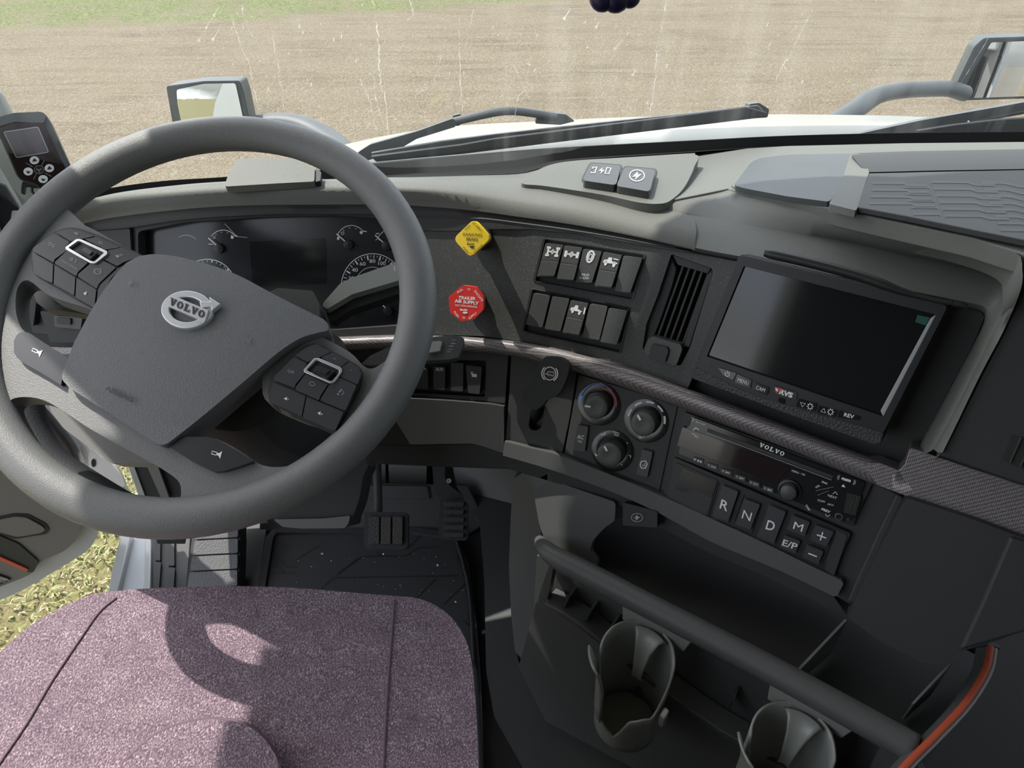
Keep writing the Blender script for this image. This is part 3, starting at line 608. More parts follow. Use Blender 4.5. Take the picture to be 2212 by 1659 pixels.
# hinge area & white body pillar seen through the wheel opening
SH = Pl((-.665, .93, .1), (.35, -.75, .55))
hg = thing('door_hinge', 'weathered white metal hinge pillar seen through the lower wheel opening', 'hinge', SH.hit(200, 970)[0])
slab('hinge_pillar', [(40, 850), (110, 850), (130, 905), (190, 965), (205, 985), (260, 1035), (300, 1100), (200, 1130), (120, 1010), (60, 930)], SH, 0, .03, M['metalw'], hg, bev=.006)
slab('hinge_plate', rr([(190, 985), (198, 968), (215, 985), (250, 1005), (265, 1030), (272, 1050), (215, 1062), (194, 1020)], 5), SH, .02, .015, M['metalw'], hg, bev=.004)
ink('hinge_bolt', [('c', 202, 1000, 5, 9)], SH, .0215, M['blackp'], hg)
tube('check_strap', [SH.hit(x, y, .01)[0] for x, y in ((158, 942), (168, 975), (180, 1000))], .004, M['metalw'], hg)
bs = thing('door_sill', 'white painted door sill beside the driver seat', 'sill', (-.85, .6, 0)); SILL = Pl((-.78, .8, -.02), (-.25, 0, 1))
slab('sill_cap', [(330, 1040), (262, 1080), (268, 1160), (252, 1215), (232, 1285), (215, 1400), (180, 1600), (300, 1600), (312, 1285), (326, 1160)], SILL, 0, .12, M['greyp'], bs, bev=.008)
slab('sill_edge', [(250, 1110), (258, 1160), (238, 1240), (228, 1300), (220, 1360), (248, 1300), (264, 1235), (282, 1160), (280, 1060)], SILL, .012, .10, M['paint'], bs, bev=.005, label='bright white outer edge')
slab('sill_lip', [(312, 1160), (310, 1285), (308, 1400), (320, 1400), (324, 1285), (327, 1160), (322, 1040), (300, 1000)], SILL, .012, .03, M['paint'], bs, bev=.003)
# ================================================ dashboard
dash = thing('dashboard', 'dark grey wrap-around truck dashboard under the windshield', 'dashboard', (.1, .85, .6))
X0, X1 = 100, 2450
rear = rail(TOP, [(100, 462), (150, 447), (230, 428), (350, 411), (480, 400), (700, 394), (840, 385), (1000, 379), (1125, 374), (1190, 356), (1250, 345), (1500, 328), (1700, 315), (1950, 309), (2212, 306), (2450, 306)], 0, 110, x=True)
crest_px = [(100, 478), (180, 452), (250, 430), (340, 417), (500, 403), (700, 400), (900, 405), (1100, 420), (1300, 445), (1430, 462), (1547, 478), (1640, 494), (1822, 524), (1960, 556), (2100, 586), (2250, 620), (2450, 665)]
brow_px = [(100, 500), (190, 470), (250, 455), (334, 445), (500, 433), (700, 431), (867, 431), (968, 438), (1101, 458), (1235, 478), (1369, 505), (1440, 521), (1558, 549), (1640, 569), (1800, 603), (1950, 636), (2110, 668), (2300, 705), (2450, 740)]
lip_px = [(100, 520), (190, 500), (270, 493), (400, 474), (560, 464), (720, 462), (867, 464), (920, 470), (1030, 472), (1120, 482), (1250, 500), (1380, 522), (1500, 548), (1591, 566), (1640, 574), (1800, 606), (1950, 638), (2110, 670), (2300, 707), (2450, 742)]
def curve_y(pts, x): P = np.array(spl(pts, 10)); return np.interp(x, P[:, 0], P[:, 1])
xs = np.linspace(100, 2450, 110)
crest = []; brow = []; lip = []
for i, x in enumerate(xs):
    yl = curve_y(lip_px, x); yb = curve_y(brow_px, x); yc = curve_y(crest_px, x)
    Pb, nb = DASH.hit(x, yb, .006); lip.append(DASH.hit(x, yl, .004)[0]); brow.append(Pb)
    r = ray(x, yc); t = ((Pb[2]+.016)-CAM[2])/r[2]; crest.append(CAM+r*t)
mids = [a*.55+b*.45+np.array([0, 0, .006]) for a, b in zip(rear, crest)]
mid2 = [a*.15+b*.85+np.array([0, 0, .005]) for a, b in zip(rear, crest)]
bc = [a*.5+b*.5+np.array([0, -.004, .004]) for a, b in zip(crest, brow)]
rb = [p+np.array([0, .02, -.04]) for p in rear]
K = 62                                         # pad over the cluster and switches stops where the centre bay begins
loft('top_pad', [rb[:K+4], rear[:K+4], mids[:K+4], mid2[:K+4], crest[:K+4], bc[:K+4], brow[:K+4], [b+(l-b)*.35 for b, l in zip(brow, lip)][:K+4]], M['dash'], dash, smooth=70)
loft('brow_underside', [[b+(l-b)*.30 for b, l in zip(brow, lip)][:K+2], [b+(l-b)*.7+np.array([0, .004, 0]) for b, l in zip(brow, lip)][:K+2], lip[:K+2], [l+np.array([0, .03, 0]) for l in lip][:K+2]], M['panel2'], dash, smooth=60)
# centre stack hood: outer pad (with corner) around the monitor bay
BR = [(1380, 325), (1400, 442), (1547, 473), (1640, 491), (1822, 521), (1960, 553), (2149, 592), (2172, 612), (2176, 640), (2164, 680), (2120, 770), (2070, 870), (2016, 970)]
BO = [(1540, 325), (1540, 400), (1574, 407), (1640, 420), (1789, 446), (1960, 483), (2100, 512), (2195, 545), (2208, 580), (2205, 625), (2170, 710), (2120, 805), (2062, 925), (2036, 978)]
class Blend:
    pass
PS = pl_at(DASH, 1800, 760)                    # flat plane of the centre stack
STK = PS
N_ = 90
bo = resamp(spl([(1404, 439), (1480, 424)]+BO[2:], 8), N_); br_ = resamp(spl([(1400, 444), (1470, 459)]+BR[2:], 8), N_); br2 = resamp(spl([(1494, 464)]+BR[2:], 8), N_)
BIN = [(1494, 546), (1547, 557), (1640, 574), (1822, 612), (1960, 640), (2060, 660), (2118, 672), (2127, 684), (2123, 700), (2112, 726), (2075, 795), (2030, 880), (1984, 966), (1975, 990)]
bin_ = resamp(spl(BIN, 8), N_)
def TOPH(x, y, h=0): return TOP.hit(x, y, h)[0]
_zz = lambda x, y, z: Pl((0, 0, z), (0, 0, 1)).hit(x, y)[0]
_p1, _p2, _p3 = _zz(1480, 432, .811), _zz(2100, 512, .866), _zz(1800, 312, .807); _n = np.cross(_p2-_p1, _p3-_p1); DKZ = Pl(_p1, _n*np.sign(_n[2])); outer = []; inner = []
def innerP(q):
    f = min(1, max(0, (q[1]-600)/150)); f = f*f*(3-2*f); zc = np.interp(q[0], xs, [c[2] for c in crest])+.001
    return _zz(q[0], q[1], zc)*(1-f)+STK.hit(q[0], q[1], .034)[0]*f
for i in range(N_):
    f = min(1, max(0, (bo[i][1]-525)/170)); f = f*f*(3-2*f); wl = min(1, max(0, (br_[i][0]-1400)/240))
    Pt = DKZ.hit(*bo[i])[0]*(1-f)+STK.hit(bo[i][0], bo[i][1], .055)[0]*f
    outer.append(Pt)
    inner.append(innerP(br_[i]))
mid3 = [a*.5+b*.5+STK.n*.006 for a, b in zip(outer, inner)]
side = [p-STK.n*.04-np.array([0, 0, .03]) for p in outer]
loft('stack_hood', [side, outer, mid3, inner, [p-STK.n*.02 for p in inner]], M['dash'], dash, smooth=60)
i1 = [innerP(q) for q in br2]
def LB(f, h):
    out = []
    for i in range(N_):
        q = br2[i]*(1-f)+bin_[i]*f; w_ = min(1, max(0, (br2[i][0]-1494)/220)); out.append(DASH.hit(q[0], q[1], h)[0]*(1-w_)+STK.hit(q[0], q[1], h)[0]*w_)
    return out
l85 = LB(.85, .005); la = [a*.85+b*.15+STK.n*.003 for a, b in zip(i1, l85)]; lb = [a*.5+b*.5+STK.n*.004 for a, b in zip(i1, l85)]
loft('bay_lining', [i1, la, lb, l85, LB(.96, -.003), LB(1, -.024)], M['dash'], dash, smooth=60)
DK = DKZ
deck = [(1488, 329), (1600, 321), (1700, 315), (1950, 309), (2212, 306), (2500, 305), (2500, 610), (2212, 547), (2100, 513), (1960, 484), (1789, 448), (1640, 422), (1574, 407), (1547, 473), (1400, 442), (1330, 425)]
hole = rr([(1577, 400), (1590, 385), (1618, 347), (1640, 337), (1700, 330), (1900, 324), (2120, 319), (2500, 318), (2500, 590), (2212, 520), (2110, 500), (1960, 468), (1789, 438), (1600, 409)], 14)
slab('deck_frame', deck[:-3]+[(1480, 426), (1410, 440), (1452, 430), (1478, 405)], DK, .001, .02, M['dash'], dash, holes=[], bev=.003)
tray = thing('dash_tray', 'dark rubber-lined storage tray on the dashboard top at the right', 'tray', DK.hit(2000, 420)[0])
slab('tray_rim', [p for p in hole], DK, .004, .008, M['dash'], tray, bev=.003)
slab('smooth_lid', rr([(1584, 400), (1596, 386), (1622, 350), (1642, 341), (1700, 334), (1846, 331), (1838, 360), (1812, 410), (1792, 436), (1700, 424), (1610, 407)], 8), DK, .007, .006, M['mirrorshell'], tray, bev=.001, label='smooth grey flat panel')
TW = Pl(DK.p-DK.n*.035, DK.n)
wall_t = [(1840, 331), (1950, 327), (2212, 322), (2500, 320)]; wall_b = [(1878, 372), (1990, 369), (2212, 365), (2500, 363)]
loft('tray_wall', [[DK.hit(x, y, .006)[0] for x, y in resamp(wall_t, 20)], [DK.hit(x, y, .012)[0] for x, y in resamp([(a, b+6) for a, b in wall_t], 20)], [DK.hit(x, y+8, .010)[0] for x, y in resamp([(a*.5+c*.5, b*.5+d*.5) for (a, b), (c, d) in zip(wall_t, wall_b)], 20)], [DK.hit(x, y, .0075)[0] for x, y in resamp(wall_b, 20)]], M['dashlow'], tray, smooth=60)
slab('tray_edge', rr([(1838, 331), (1862, 333), (1878, 372), (1868, 400), (1850, 455), (1790, 440), (1812, 408)], 5), DK, .009, .008, M['dash'], tray, bev=.003, hf=None)
liner = [(1878, 374), (2000, 371), (2212, 367), (2500, 364), (2500, 585), (2212, 518), (2110, 498), (1960, 467), (1852, 447), (1866, 405)]
slab('rubber_liner', liner, DK, .010, .006, M['mat'], tray, bev=.001)
its = []
for row in range(9):
    y0 = 392+row*14.5; off_ = row*6
    its.append([(1885-row*2, y0+2), (1952+off_, y0+1), (1962+off_, y0+6), (2003+off_, y0+5)])
    its.append([(2012+off_, y0+2), (2012+off_, y0-3), (2090+off_, y0-4), (2106+off_, y0+1), (2150+off_, y0+1)])
    its.append([(2120+off_, y0-4), (2170+off_, y0-4), (2200+off_, y0+3), (2330, y0+3)])
    its.append([(1950+off_, y0+9), (2008+off_, y0+8), (2008+off_, y0+14)])
its = [[(x, y+(x-1880)*.02) for x, y in l] for l in its]
def keep(l):
    return all(p[1] < np.interp(p[0], [1852, 1960, 2110, 2212, 2500], [440, 460, 491, 512, 578]) and p[0] > 1868 for p in l)
ribs = [l for l in its if keep(l)]
ink('tread_grooves', [('l', l, 2.4) for l in ribs], DK, .0105, M['black'], tray)
ink('tread_edges', [('l', [(x, y+2.2) for x, y in l], 1.0) for l in ribs], DK, .0108, M['dim'], tray)
# raised console with the two power sockets on the pad
PD = Pl((0, 0, .8045), (0, 0, 1))
pod = spl([(1126, 392), (1140, 380), (1185, 357), (1250, 346), (1380, 339), (1500, 333), (1500, 360), (1478, 405), (1450, 432), (1425, 440), (1380, 437), (1300, 420), (1180, 402), (1135, 398)], 5, True)
slab('socket_pod', pod, PD, .007, .02, M['dash'], dash, bev=.004, seg=3)
def socket(name, label, q, icon, grp='power sockets on the dashboard top'):
    t = thing(name, label, 'socket', PD.hit(*cen(q))[0], grp); qq = rr(q, 8)
    slab('socket_recess', inset(qq, 1.10), PD, .0085, .004, M['blackp'], t, bev=.001); slab('socket_cap', qq, PD, .017, .011, M['switch'], t, bev=.003, seg=3)
    ink('icon', icon, PD, .0176, M['white'], t); return t
socket('power_socket', 'left square power socket cap with a battery and lightning icon', [(1276, 352), (1342, 357), (1331, 400), (1258, 389)], [('lc', [(1281, 361), (1289, 361), (1285, 373), (1277, 373)], 2), ('l', [(1280, 364), (1278, 371)], 2), ('lc', [(1311, 362), (1320, 363), (1315, 375), (1307, 374)], 2), ('p', [(1302, 362), (1293, 369), (1299, 369), (1297, 375), (1306, 367), (1300, 367)])])
socket('power_socket', 'right square power socket cap with a circled lightning icon', [(1350, 360), (1417, 366), (1404, 414), (1331, 401)], [('o', 1376, 379, 16, 12, 1.8), ('p', [(1377, 371), (1366, 382), (1374, 381), (1372, 388), (1386, 376), (1378, 377)])])
# defroster sensor box on the left
SB = Pl(TOP.hit(585, 380, .03)[0], (0, -.28, .96))
sbx = thing('sensor_box', 'small grey box on the dashboard ledge behind the wheel rim', 'box', SB.p)
slab('housing', rr([(510, 345), (540, 341), (640, 343), (680, 364), (679, 392), (600, 396), (485, 403), (490, 385)], 5), SB, 0, .010, M['dash'], sbx, bev=.004, seg=3)
slab('end_cap', rr([(682, 362), (694, 372), (692, 390), (682, 393)], 2), SB, -.002, .008, M['blackp'], sbx, bev=.002)
pf = [(2208, 545), (2216, 580), (2212, 625), (2178, 710), (2128, 805), (2063, 935), (2018, 1035), (1975, 1000), (2000, 1060), (2212, 1130), (2460, 1200), (2460, 560), (2212, 520)]
slab('passenger_fascia', [(2195, 540), (2209, 580), (2206, 625), (2171, 710), (2121, 805), (2056, 935), (2028, 986), (2090, 1008), (2212, 1050), (2460, 1135), (2460, 590), (2212, 530)], STK, .048, .03, M['panel2'], dash, bev=.006, seg=3)
pv = thing('air_vent', 'passenger side vent slots cut off by the right edge of the picture', 'vent', STK.hit(2195, 970, .05)[0])
for q in ([(2185, 940), (2205, 945), (2180, 1000), (2163, 994)], [(2208, 948), (2228, 955), (2202, 1010), (2184, 1003)], [(2232, 958), (2252, 965), (2226, 1020), (2207, 1012)]):
    slab('vent_slot', rr(q, 3), STK, .0488, .004, M['black'], pv, bev=.0004); slab('vane', [q[1], (q[1][0]+4, q[1][1]+1), (q[2][0]+4, q[2][1]+1), q[2]], STK, .052, .01, M['dashlow'], pv, bev=.0006)
# backing body behind all face panels
slab('dash_core', [(30, 560), (180, 480), (560, 462), (900, 465), (1200, 485), (1600, 560), (2150, 640), (2450, 730), (2450, 1350), (1990, 1300), (1835, 1310), (1430, 1095), (1100, 990), (850, 960), (300, 860), (30, 720)], DASH, -.045, .06, M['body'], dash, bev=0, step=60)
# main face panel with openings
holes = []
CL = [(296, 492), (560, 470), (720, 466), (870, 474), (905, 490), (905, 700), (720, 714), (560, 700), (300, 590)]
bankT = [(1173, 514), (1396, 550), (1368, 649), (1151, 608)]; bankB = [(1147, 623), (1362, 664), (1342, 763), (1127, 716)]
face = [(900, 468), (1030, 470), (1120, 480), (1250, 498), (1380, 520), (1500, 546), (1591, 564), (1600, 566), (1548, 690), (1486, 838), (1440, 822), (1290, 775), (1160, 742), (1040, 726), (905, 722)]
VT = [(1450, 549), (1538, 580), (1540, 590), (1490, 752), (1470, 790), (1400, 770), (1388, 752), (1396, 700), (1420, 640)]
slab('switch_panel', face, DASH, 0, .012, M['panel'], dash, holes=[rr(bankT, 4), rr(bankB, 4), rr(VT, 4)], bev=.001, step=70)
hp = [(905, 478), (1000, 473), (1100, 480), (1200, 492), (1110, 490), (1040, 497), (960, 500), (905, 497)]
slab('brow_shadow_strip', [(900, 468), (1030, 470), (1120, 480), (1250, 498), (1380, 520), (1500, 546), (1590, 564), (1400, 533), (1250, 506), (1150, 496), (1060, 496), (980, 500), (900, 498)], DASH, .0025, .004, M['panel2'], dash, bev=.0008)  # dark strip painting the brow's cast shadow onto the switch panel
# switch banks
def rocker(par, q, kind, icon=None, h=.009, S=DASH, label=None):
    qq = rr(q, 3); Sx = pl_at(S, *cen(q)); o = slab('rocker_switch', qq, Sx, h, .016, M['switch'], par, bev=.0018, seg=3, label=label)
    if kind == 'r':                            # lower paddle hump
        a = [(q[0][0]*(1-f)+q[3][0]*f, q[0][1]*(1-f)+q[3][1]*f) for f in (.53, .97)]; b = [(q[1][0]*(1-f)+q[2][0]*f, q[1][1]*(1-f)+q[2][1]*f) for f in (.53, .97)]
        slab('paddle', rr([a[0], b[0], b[1], a[1]], 4), Sx, h+.006, .008, M['switch'], o, bev=.0025, seg=3)
        ink('paddle_gap', [('l', [(q[0][0]*.5+q[3][0]*.5, q[0][1]*.5+q[3][1]*.5), (q[1][0]*.5+q[2][0]*.5, q[1][1]*.5+q[2][1]*.5)], 2)], Sx, h+.0006, M['black'], o)
    if icon: ink('icon', mapq(q, icon), Sx, h+.0006, M['white'], o)
    return o
def ax(u, v): return ('l', [(u, v-.06), (u, v+.06)], .10)
I_diff4 = [('l', [(.25, .12), (.25, .34)], .07), ('l', [(.78, .12), (.78, .34)], .07), ('l', [(.14, .12), (.36, .12)], .09), ('l', [(.14, .34), (.36, .34)], .09), ('l', [(.67, .12), (.89, .12)], .09), ('l', [(.67, .34), (.89, .34)], .09), ('l', [(.25, .23), (.42, .23)], .06), ('l', [(.6, .23), (.78, .23)], .06), ('lc', [(.42, .23), (.51, .16), (.6, .23), (.51, .30)], .04), ('l', [(.44, .18), (.58, .28)], .03)]
I_diff = [('l', [(.18, .14), (.18, .32)], .10), ('l', [(.85, .14), (.85, .32)], .10), ('l', [(.18, .23), (.38, .23)], .06), ('l', [(.64, .23), (.85, .23)], .06), ('lc', [(.38, .23), (.51, .15), (.64, .23), (.51, .31)], .045), ('l', [(.42, .18), (.6, .28)], .035), ('l', [(.6, .18), (.42, .28)], .035)]
I_mud = [('o', .48, .2, .17, .07, .04), ('o', .48, .2, .08, .035, .035), ('l', [(.28, .1), (.32, .16)], .04), ('l', [(.7, .1), (.66, .16)], .04), ('l', [(.3, .28), (.68, .28)], .04), ('t', 'MUD', (.28, .80), (.72, .80), (.28, .73), .02), ('t', 'SNOW', (.18, .90), (.76, .90), (.18, .83), .02)]
I_truck = [('p', [(.12, .27), (.16, .21), (.33, .19), (.36, .12), (.55, .12), (.57, .22), (.9, .24), (.9, .28), (.14, .30)]), ('c', .28, .30, .075, .035), ('c', .74, .30, .085, .038), ('l', [(.62, .14), (.9, .15)], .04)]
I_truck2 = [('p', [(.1, .27), (.14, .21), (.3, .19), (.33, .12), (.5, .12), (.52, .22), (.78, .27), (.78, .29), (.12, .30)]), ('c', .26, .30, .075, .033), ('c', .66, .32, .07, .03), ('l', [(.9, .14), (.92, .34)], .05)]
sc_ = .1808
def K_(pts): return cz(1100, 480, sc_, pts)
bt = thing('switch_bank', 'upper row of five square rocker switches right of the yellow knob', 'switches', DASH.hit(1270, 580)[0]); bb = thing('switch_bank', 'lower row of five rocker switches just above the woven trim strip', 'switches', DASH.hit(1250, 690)[0])
for t_, q in ((bt, bankT), (bb, bankB)):
    slab('switch_frame', rr(q, 4), DASH, .001, .012, M['blackp'], t_, holes=[rr(inset(q, .955), 3)], bev=.0008)
    slab('frame_back', rr(inset(q, .99), 4), DASH, -.008, .006, M['black'], t_, bev=0)
rocker(bt, K_([(435, 250), (645, 275), (535, 655), (330, 650)]), 'r', I_diff4); rocker(bt, K_([(660, 278), (870, 305), (765, 705), (565, 685)]), 'r', I_diff)
rocker(bt, K_([(885, 318), (1105, 350), (985, 725), (790, 715)]), 'n', I_mud); rocker(bt, K_([(1125, 355), (1345, 395), (1220, 790), (1018, 765)]), 'r', I_truck)
rocker(bt, K_([(1365, 400), (1590, 430), (1445, 845), (1255, 822)]), 'n')
rocker(bb, K_([(290, 848), (490, 880), (395, 1260), (198, 1225)]), 'n'); rocker(bb, K_([(515, 885), (720, 915), (610, 1305), (420, 1275)]), 'n')
rocker(bb, K_([(735, 930), (945, 970), (830, 1360), (636, 1320)]), 'r', I_truck2); rocker(bb, K_([(965, 975), (1175, 1010), (1075, 1410), (870, 1375)]), 'n'); rocker(bb, K_([(1190, 1025), (1410, 1060), (1285, 1465), (1087, 1430)]), 'n')
# air vent with vertical vanes
vt = thing('air_vent', 'tall air vent with vertical vanes left of the monitor', 'vent', DASH.hit(1465, 660)[0]); VS = pl_at(DASH, 1465, 660)
slab('vent_well', rr(VT, 4), DASH, -.028, .006, M['black'], vt, bev=0)
slab('vent_cheek', [(1450, 549), (1420, 640), (1396, 700), (1388, 752), (1400, 760), (1424, 700), (1452, 620), (1462, 580)], DASH, -.008, .018, M['dashlow'], vt, bev=.002)
slab('vent_cheek', [(1538, 580), (1541, 592), (1516, 670), (1488, 752), (1476, 748), (1500, 670), (1526, 600)], DASH, -.002, .018, M['dashlow'], vt, bev=.002)
slab('vent_cheek', [(1450, 549), (1538, 580), (1530, 592), (1462, 572)], DASH, -.004, .018, M['panel2'], vt, bev=.002)
for k in range(5):
    f = k/4; xt = 1476+(1532-1476)*f; yt = 574+12*f; xb = 1418+(1470-1418)*f; yb = 735+20*f
    slab('vane', [(xt-3.0, yt), (xt+2.2, yt+1), (xb+2.5, yb+1), (xb-2.5, yb)], DASH, -.006, .016, M['dashlow'], vt, bev=.0006)
slab('vent_thumb_bar', rr([(1400, 732), (1408, 726), (1470, 744), (1474, 755), (1462, 786), (1456, 790), (1396, 768), (1390, 756)], 5), DASH, .008, .02, M['switch'], vt, bev=.004, seg=3)
slab('vent_thumb_key', rr([(1408, 743), (1440, 750), (1444, 758), (1436, 784), (1400, 772)], 3), DASH, .013, .01, M['blackp'], vt, bev=.0025)
# parking knobs
def knob(name, label, outl, cpx, shaft, mat, inkm, items, H=.052):
    P, n_ = DASH.hit(*shaft); t = thing(name, label, 'knob', P); Sx = Pl(P, n_).off(H)
    slab('knob_cap', outl, Sx, 0, .011, mat, t, bev=.0028, seg=3, label=None)
    c = Sx.hit(*cpx)[0]; lathe('knob_stem', c-n_*(H+.005), n_, [(.0155, 0), (.0155, .012), (.011, .016), (.011, H-.018), (.016, H-.004)], M['blackp'], t, 20)
    ink('lettering', items, Sx, .0006, inkm, t); return t
def rt_(s, cx, cy, w_, hh, ang, b=0):
    a = R_(ang); ex = np.array([math.cos(a), math.sin(a)]); ey = np.array([math.sin(a), -math.cos(a)]); c = np.array([cx, cy]); A_ = c-ex*w_/2-ey*hh/2; return ('t', s, A_, A_+ex*w_, A_+ey*hh, b)
yk = rr([(1024, 473), (1061, 514), (1016, 557), (979, 516)], 13, 5)
bendix = lambda cx, cy, s: [rt_('Bendix', cx-2*s, cy, 16*s, 4.5*s, 2, .03), ('p', [(cx-2*s, cy+4*s), (cx+6*s, cy+5*s), (cx+6*s, cy+7*s), (cx+2*s, cy+9*s), (cx-3*s, cy+8*s), (cx-5*s, cy+6*s)])]
knob('parking_brake_knob', 'yellow diamond parking brake knob on the switch panel', yk, (1020, 515), (1024, 524), M['yellow'], M['black'],
  [rt_('PARKING', 1021, 507, 41, 6.5, 2, .02), rt_('BRAKE', 1020, 517, 25, 6, 2, .015), rt_('TO', 1023, 483, 6, 4, 0), rt_('PULL', 1010, 491, 15, 4, -44), rt_('APPLY', 1034, 493, 17, 4, 44), rt_('PUSH', 1006, 540, 16, 4, 48), rt_('TO', 1018, 548, 6, 4, 0), rt_('RELEASE', 1033, 537, 25, 4, -43)]+bendix(1019, 527, 1.0))
rk = [(1007+a, 656+b) for a, b in ((-8, -39.5), (20, -36), (38, -13), (37, 13), (17, 34), (-11, 38), (-35, 19), (-38, -15))]
knob('trailer_air_knob', 'red octagonal trailer air supply knob below the yellow one', rr(rk, 4), (1006, 655), (1009, 662), M['red'], M['white'],
  [rt_('TRAILER', 1009, 644, 37, 6.5, 4, .03), rt_('AIR SUPPLY', 1008, 652.5, 52, 6.5, 6, .03), rt_('NOT FOR PARKING', 1007, 661, 47, 4.5, 5), rt_('TO', 1012.5, 625, 6, 4.5, 2, .01), rt_('PULL', 994, 628, 14, 4.5, -36, .01), rt_('EVACUATE', 1034, 639, 28, 4.5, 53, .01), rt_('PUSH', 986, 679, 15, 4.5, 52, .01), rt_('TO', 1001.5, 686.5, 6.5, 4.5, 2, .01), rt_('SUPPLY', 1021, 682, 21, 4.5, -37, .01)]+bendix(1004, 669, 1.0))
# ------------------------------------------------ instrument cluster
cl = thing('instrument_cluster', 'dark instrument cluster with white gauges behind the steering wheel', 'instrument cluster', DASH.hit(620, 560)[0]); CS = Dash(-.030)
slab('cluster_bezel', [(278, 480), (400, 462), (560, 455), (720, 452), (870, 456), (912, 470), (912, 726), (700, 735), (500, 720), (278, 600)], DASH, -.004, .020, M['panel2'], cl, holes=[rr([(298, 500), (400, 480), (560, 470), (720, 466), (860, 474), (900, 490), (903, 700), (720, 712), (560, 700), (300, 585)], 10)], bev=.002, step=80)
slab('cluster_face', [(290, 480), (560, 455), (905, 462), (910, 715), (560, 712), (290, 600)], DASH, -.026, .004, M['lens'], cl, bev=0, step=70)
slab('centre_display', rr([(537, 522), (704, 515), (705, 612), (545, 622)], 2), DASH, -.0255, .004, M['gloss'], cl, bev=.0006)
def gauge(cx, cy, rx, ry, a0, a1, w_=1.6, rot=0): return ('o', cx, cy, rx, ry, w_, rot, a0, a1)
G = [gauge(482, 528, 31, 31, 215, 325, 1.5), gauge(402, 534, 28, 26, 235, 320, 1), gauge(448, 620, 61, 60, 190, 350, 1.6), gauge(759, 523, 33, 36, 208, 318, 1.5), gauge(855, 530, 43, 38, 205, 270, 1.5), gauge(805, 620, 68, 72, 176, 335, 1.6), gauge(804, 622, 38, 45, 190, 290, 1),
     gauge(463, 513, 2.2, 2.4, 0, 360, 1), ('c', 501.5, 512.6, 3.2, 3.4), ('l', [(506, 509), (513, 510)], 2.5), ('o', 740, 504, 3, 3, 1.2), ('c', 780.5, 502.5, 3.4, 3.4), ('l', [(784, 499), (792, 500.5)], 2.4),
     ('p', [(728, 512), (733, 512), (733, 518), (728, 518)]), ('l', [(729, 510), (732, 510)], 1), ('l', [(811, 519), (816, 515), (820, 519)], 1.2), ('l', [(450, 527), (461, 528)], 1.5), ('t', '120', (856, 642), (865, 642), (856, 638)), ('l', [(813, 658), (820, 657), (826, 658)], 1.4), ('o', 819, 654, 3.5, 2.6, 1), ('l', [(812, 505), (819, 504)], 2.2),
     ('t', '20', (752.5, 604), (765, 604), (752.5, 597), .01), ('t', '40', (760, 587), (773, 587), (760, 579), .01), ('t', '60', (777, 573.5), (790, 573.5), (777, 566), .01), ('t', '80', (798, 567.5), (811, 567.5), (798, 560), .01), ('t', '100', (817, 572.5), (833, 572.5), (817, 565), .01), ('t', '10', (487, 585), (495, 585), (487, 579)), ('l', [(485, 483), (512, 511), (534, 513)], .8)]
for i in range(13):
    a = R_(185+i*12.5); r0, r1 = (.86, .96) if i % 2 else (.82, .96)
    G.append(('l', [(805+68*r0*math.cos(a), 620+72*r0*math.sin(a)), (805+68*r1*math.cos(a), 620+72*r1*math.sin(a))], 1.6 if i % 2 else 3))
    if i < 12: a += R_(6.2); G.append(('l', [(805+68*.9*math.cos(a), 620+72*.9*math.sin(a)), (805+68*.95*math.cos(a), 620+72*.95*math.sin(a))], 1.2))
for i in range(15):
    a = R_(200+i*10); G.append(('l', [(448+61*.9*math.cos(a), 620+60*.9*math.sin(a)), (448+61*(.96 if i % 4 else 1)*math.cos(a), 620+60*(.96 if i % 4 else 1)*math.sin(a))], 1.2 if i % 4 else 3))
for cx, cy, rx, ry in ((482, 528, 27, 27), (759, 523, 29, 31)):
    for a in (235, 262, 290, 312): a = R_(a); G.append(('l', [(cx+rx*.95*math.cos(a), cy+ry*.95*math.sin(a)), (cx+rx*1.04*math.cos(a), cy+ry*1.04*math.sin(a))], 1.3))
ink_split('dial_markings', G, DASH, -.0254, M['white'], cl, [(482, 510), (402, 534), (448, 620), (759, 505), (840, 500), (805, 620), (819, 665)])
for (cx, cy), tip in (((475, 537), (450, 514)), ((754, 529), (727, 505)), ((836, 531), (810, 508)), ((839, 671), (819, 652))):
    Pc, nc = DASH.hit(cx, cy, -.026); lathe('gauge_hub', Pc, nc, [(.007, 0), (.0065, .006), (.002, .007)], M['blackp'], cl, 18)
    ink('needle', [('l', [((cx*2+tip[0])/3, (cy*2+tip[1])/3), tip], 2.4)], DASH, -.019, M['white'], cl)
lathe('gauge_hub', DASH.hit(766, 673, -.026)[0], DASH.hit(766, 673)[1], [(.006, 0), (.0055, .005), (.002, .006)], M['blackp'], cl, 18)
# left end of the dash: fascia, light switch panel, end vent
slab('left_fascia', [(185, 480), (285, 470), (296, 500), (296, 600), (250, 700), (150, 730), (60, 720), (60, 600), (120, 520)], DASH, -.004, .02, M['panel2'], dash, bev=.002)
slab('left_fascia_insert', rr([(196, 500), (280, 494), (283, 540), (280, 560), (200, 520)], 3), DASH, .001, .006, M['panel2'], dash, bev=.001)
lv = thing('air_vent', 'small end vent at the far left partly hidden by the wheel rim', 'vent', DASH.hit(50, 640)[0])
slab('vent_frame', rr([(50, 600), (70, 597), (80, 640), (72, 705), (40, 695), (30, 650)], 5), DASH, .006, .02, M['dashlow'], lv, holes=[rr([(48, 612), (58, 605), (64, 640), (58, 690), (42, 682), (34, 650)], 4)], bev=.003)
for k in range(4): slab('vane', [(32, 622+k*18), (62, 630+k*18), (61, 633+k*18), (31, 625+k*18)], DASH, .0, .01, M['ink2'], lv, bev=.0004)
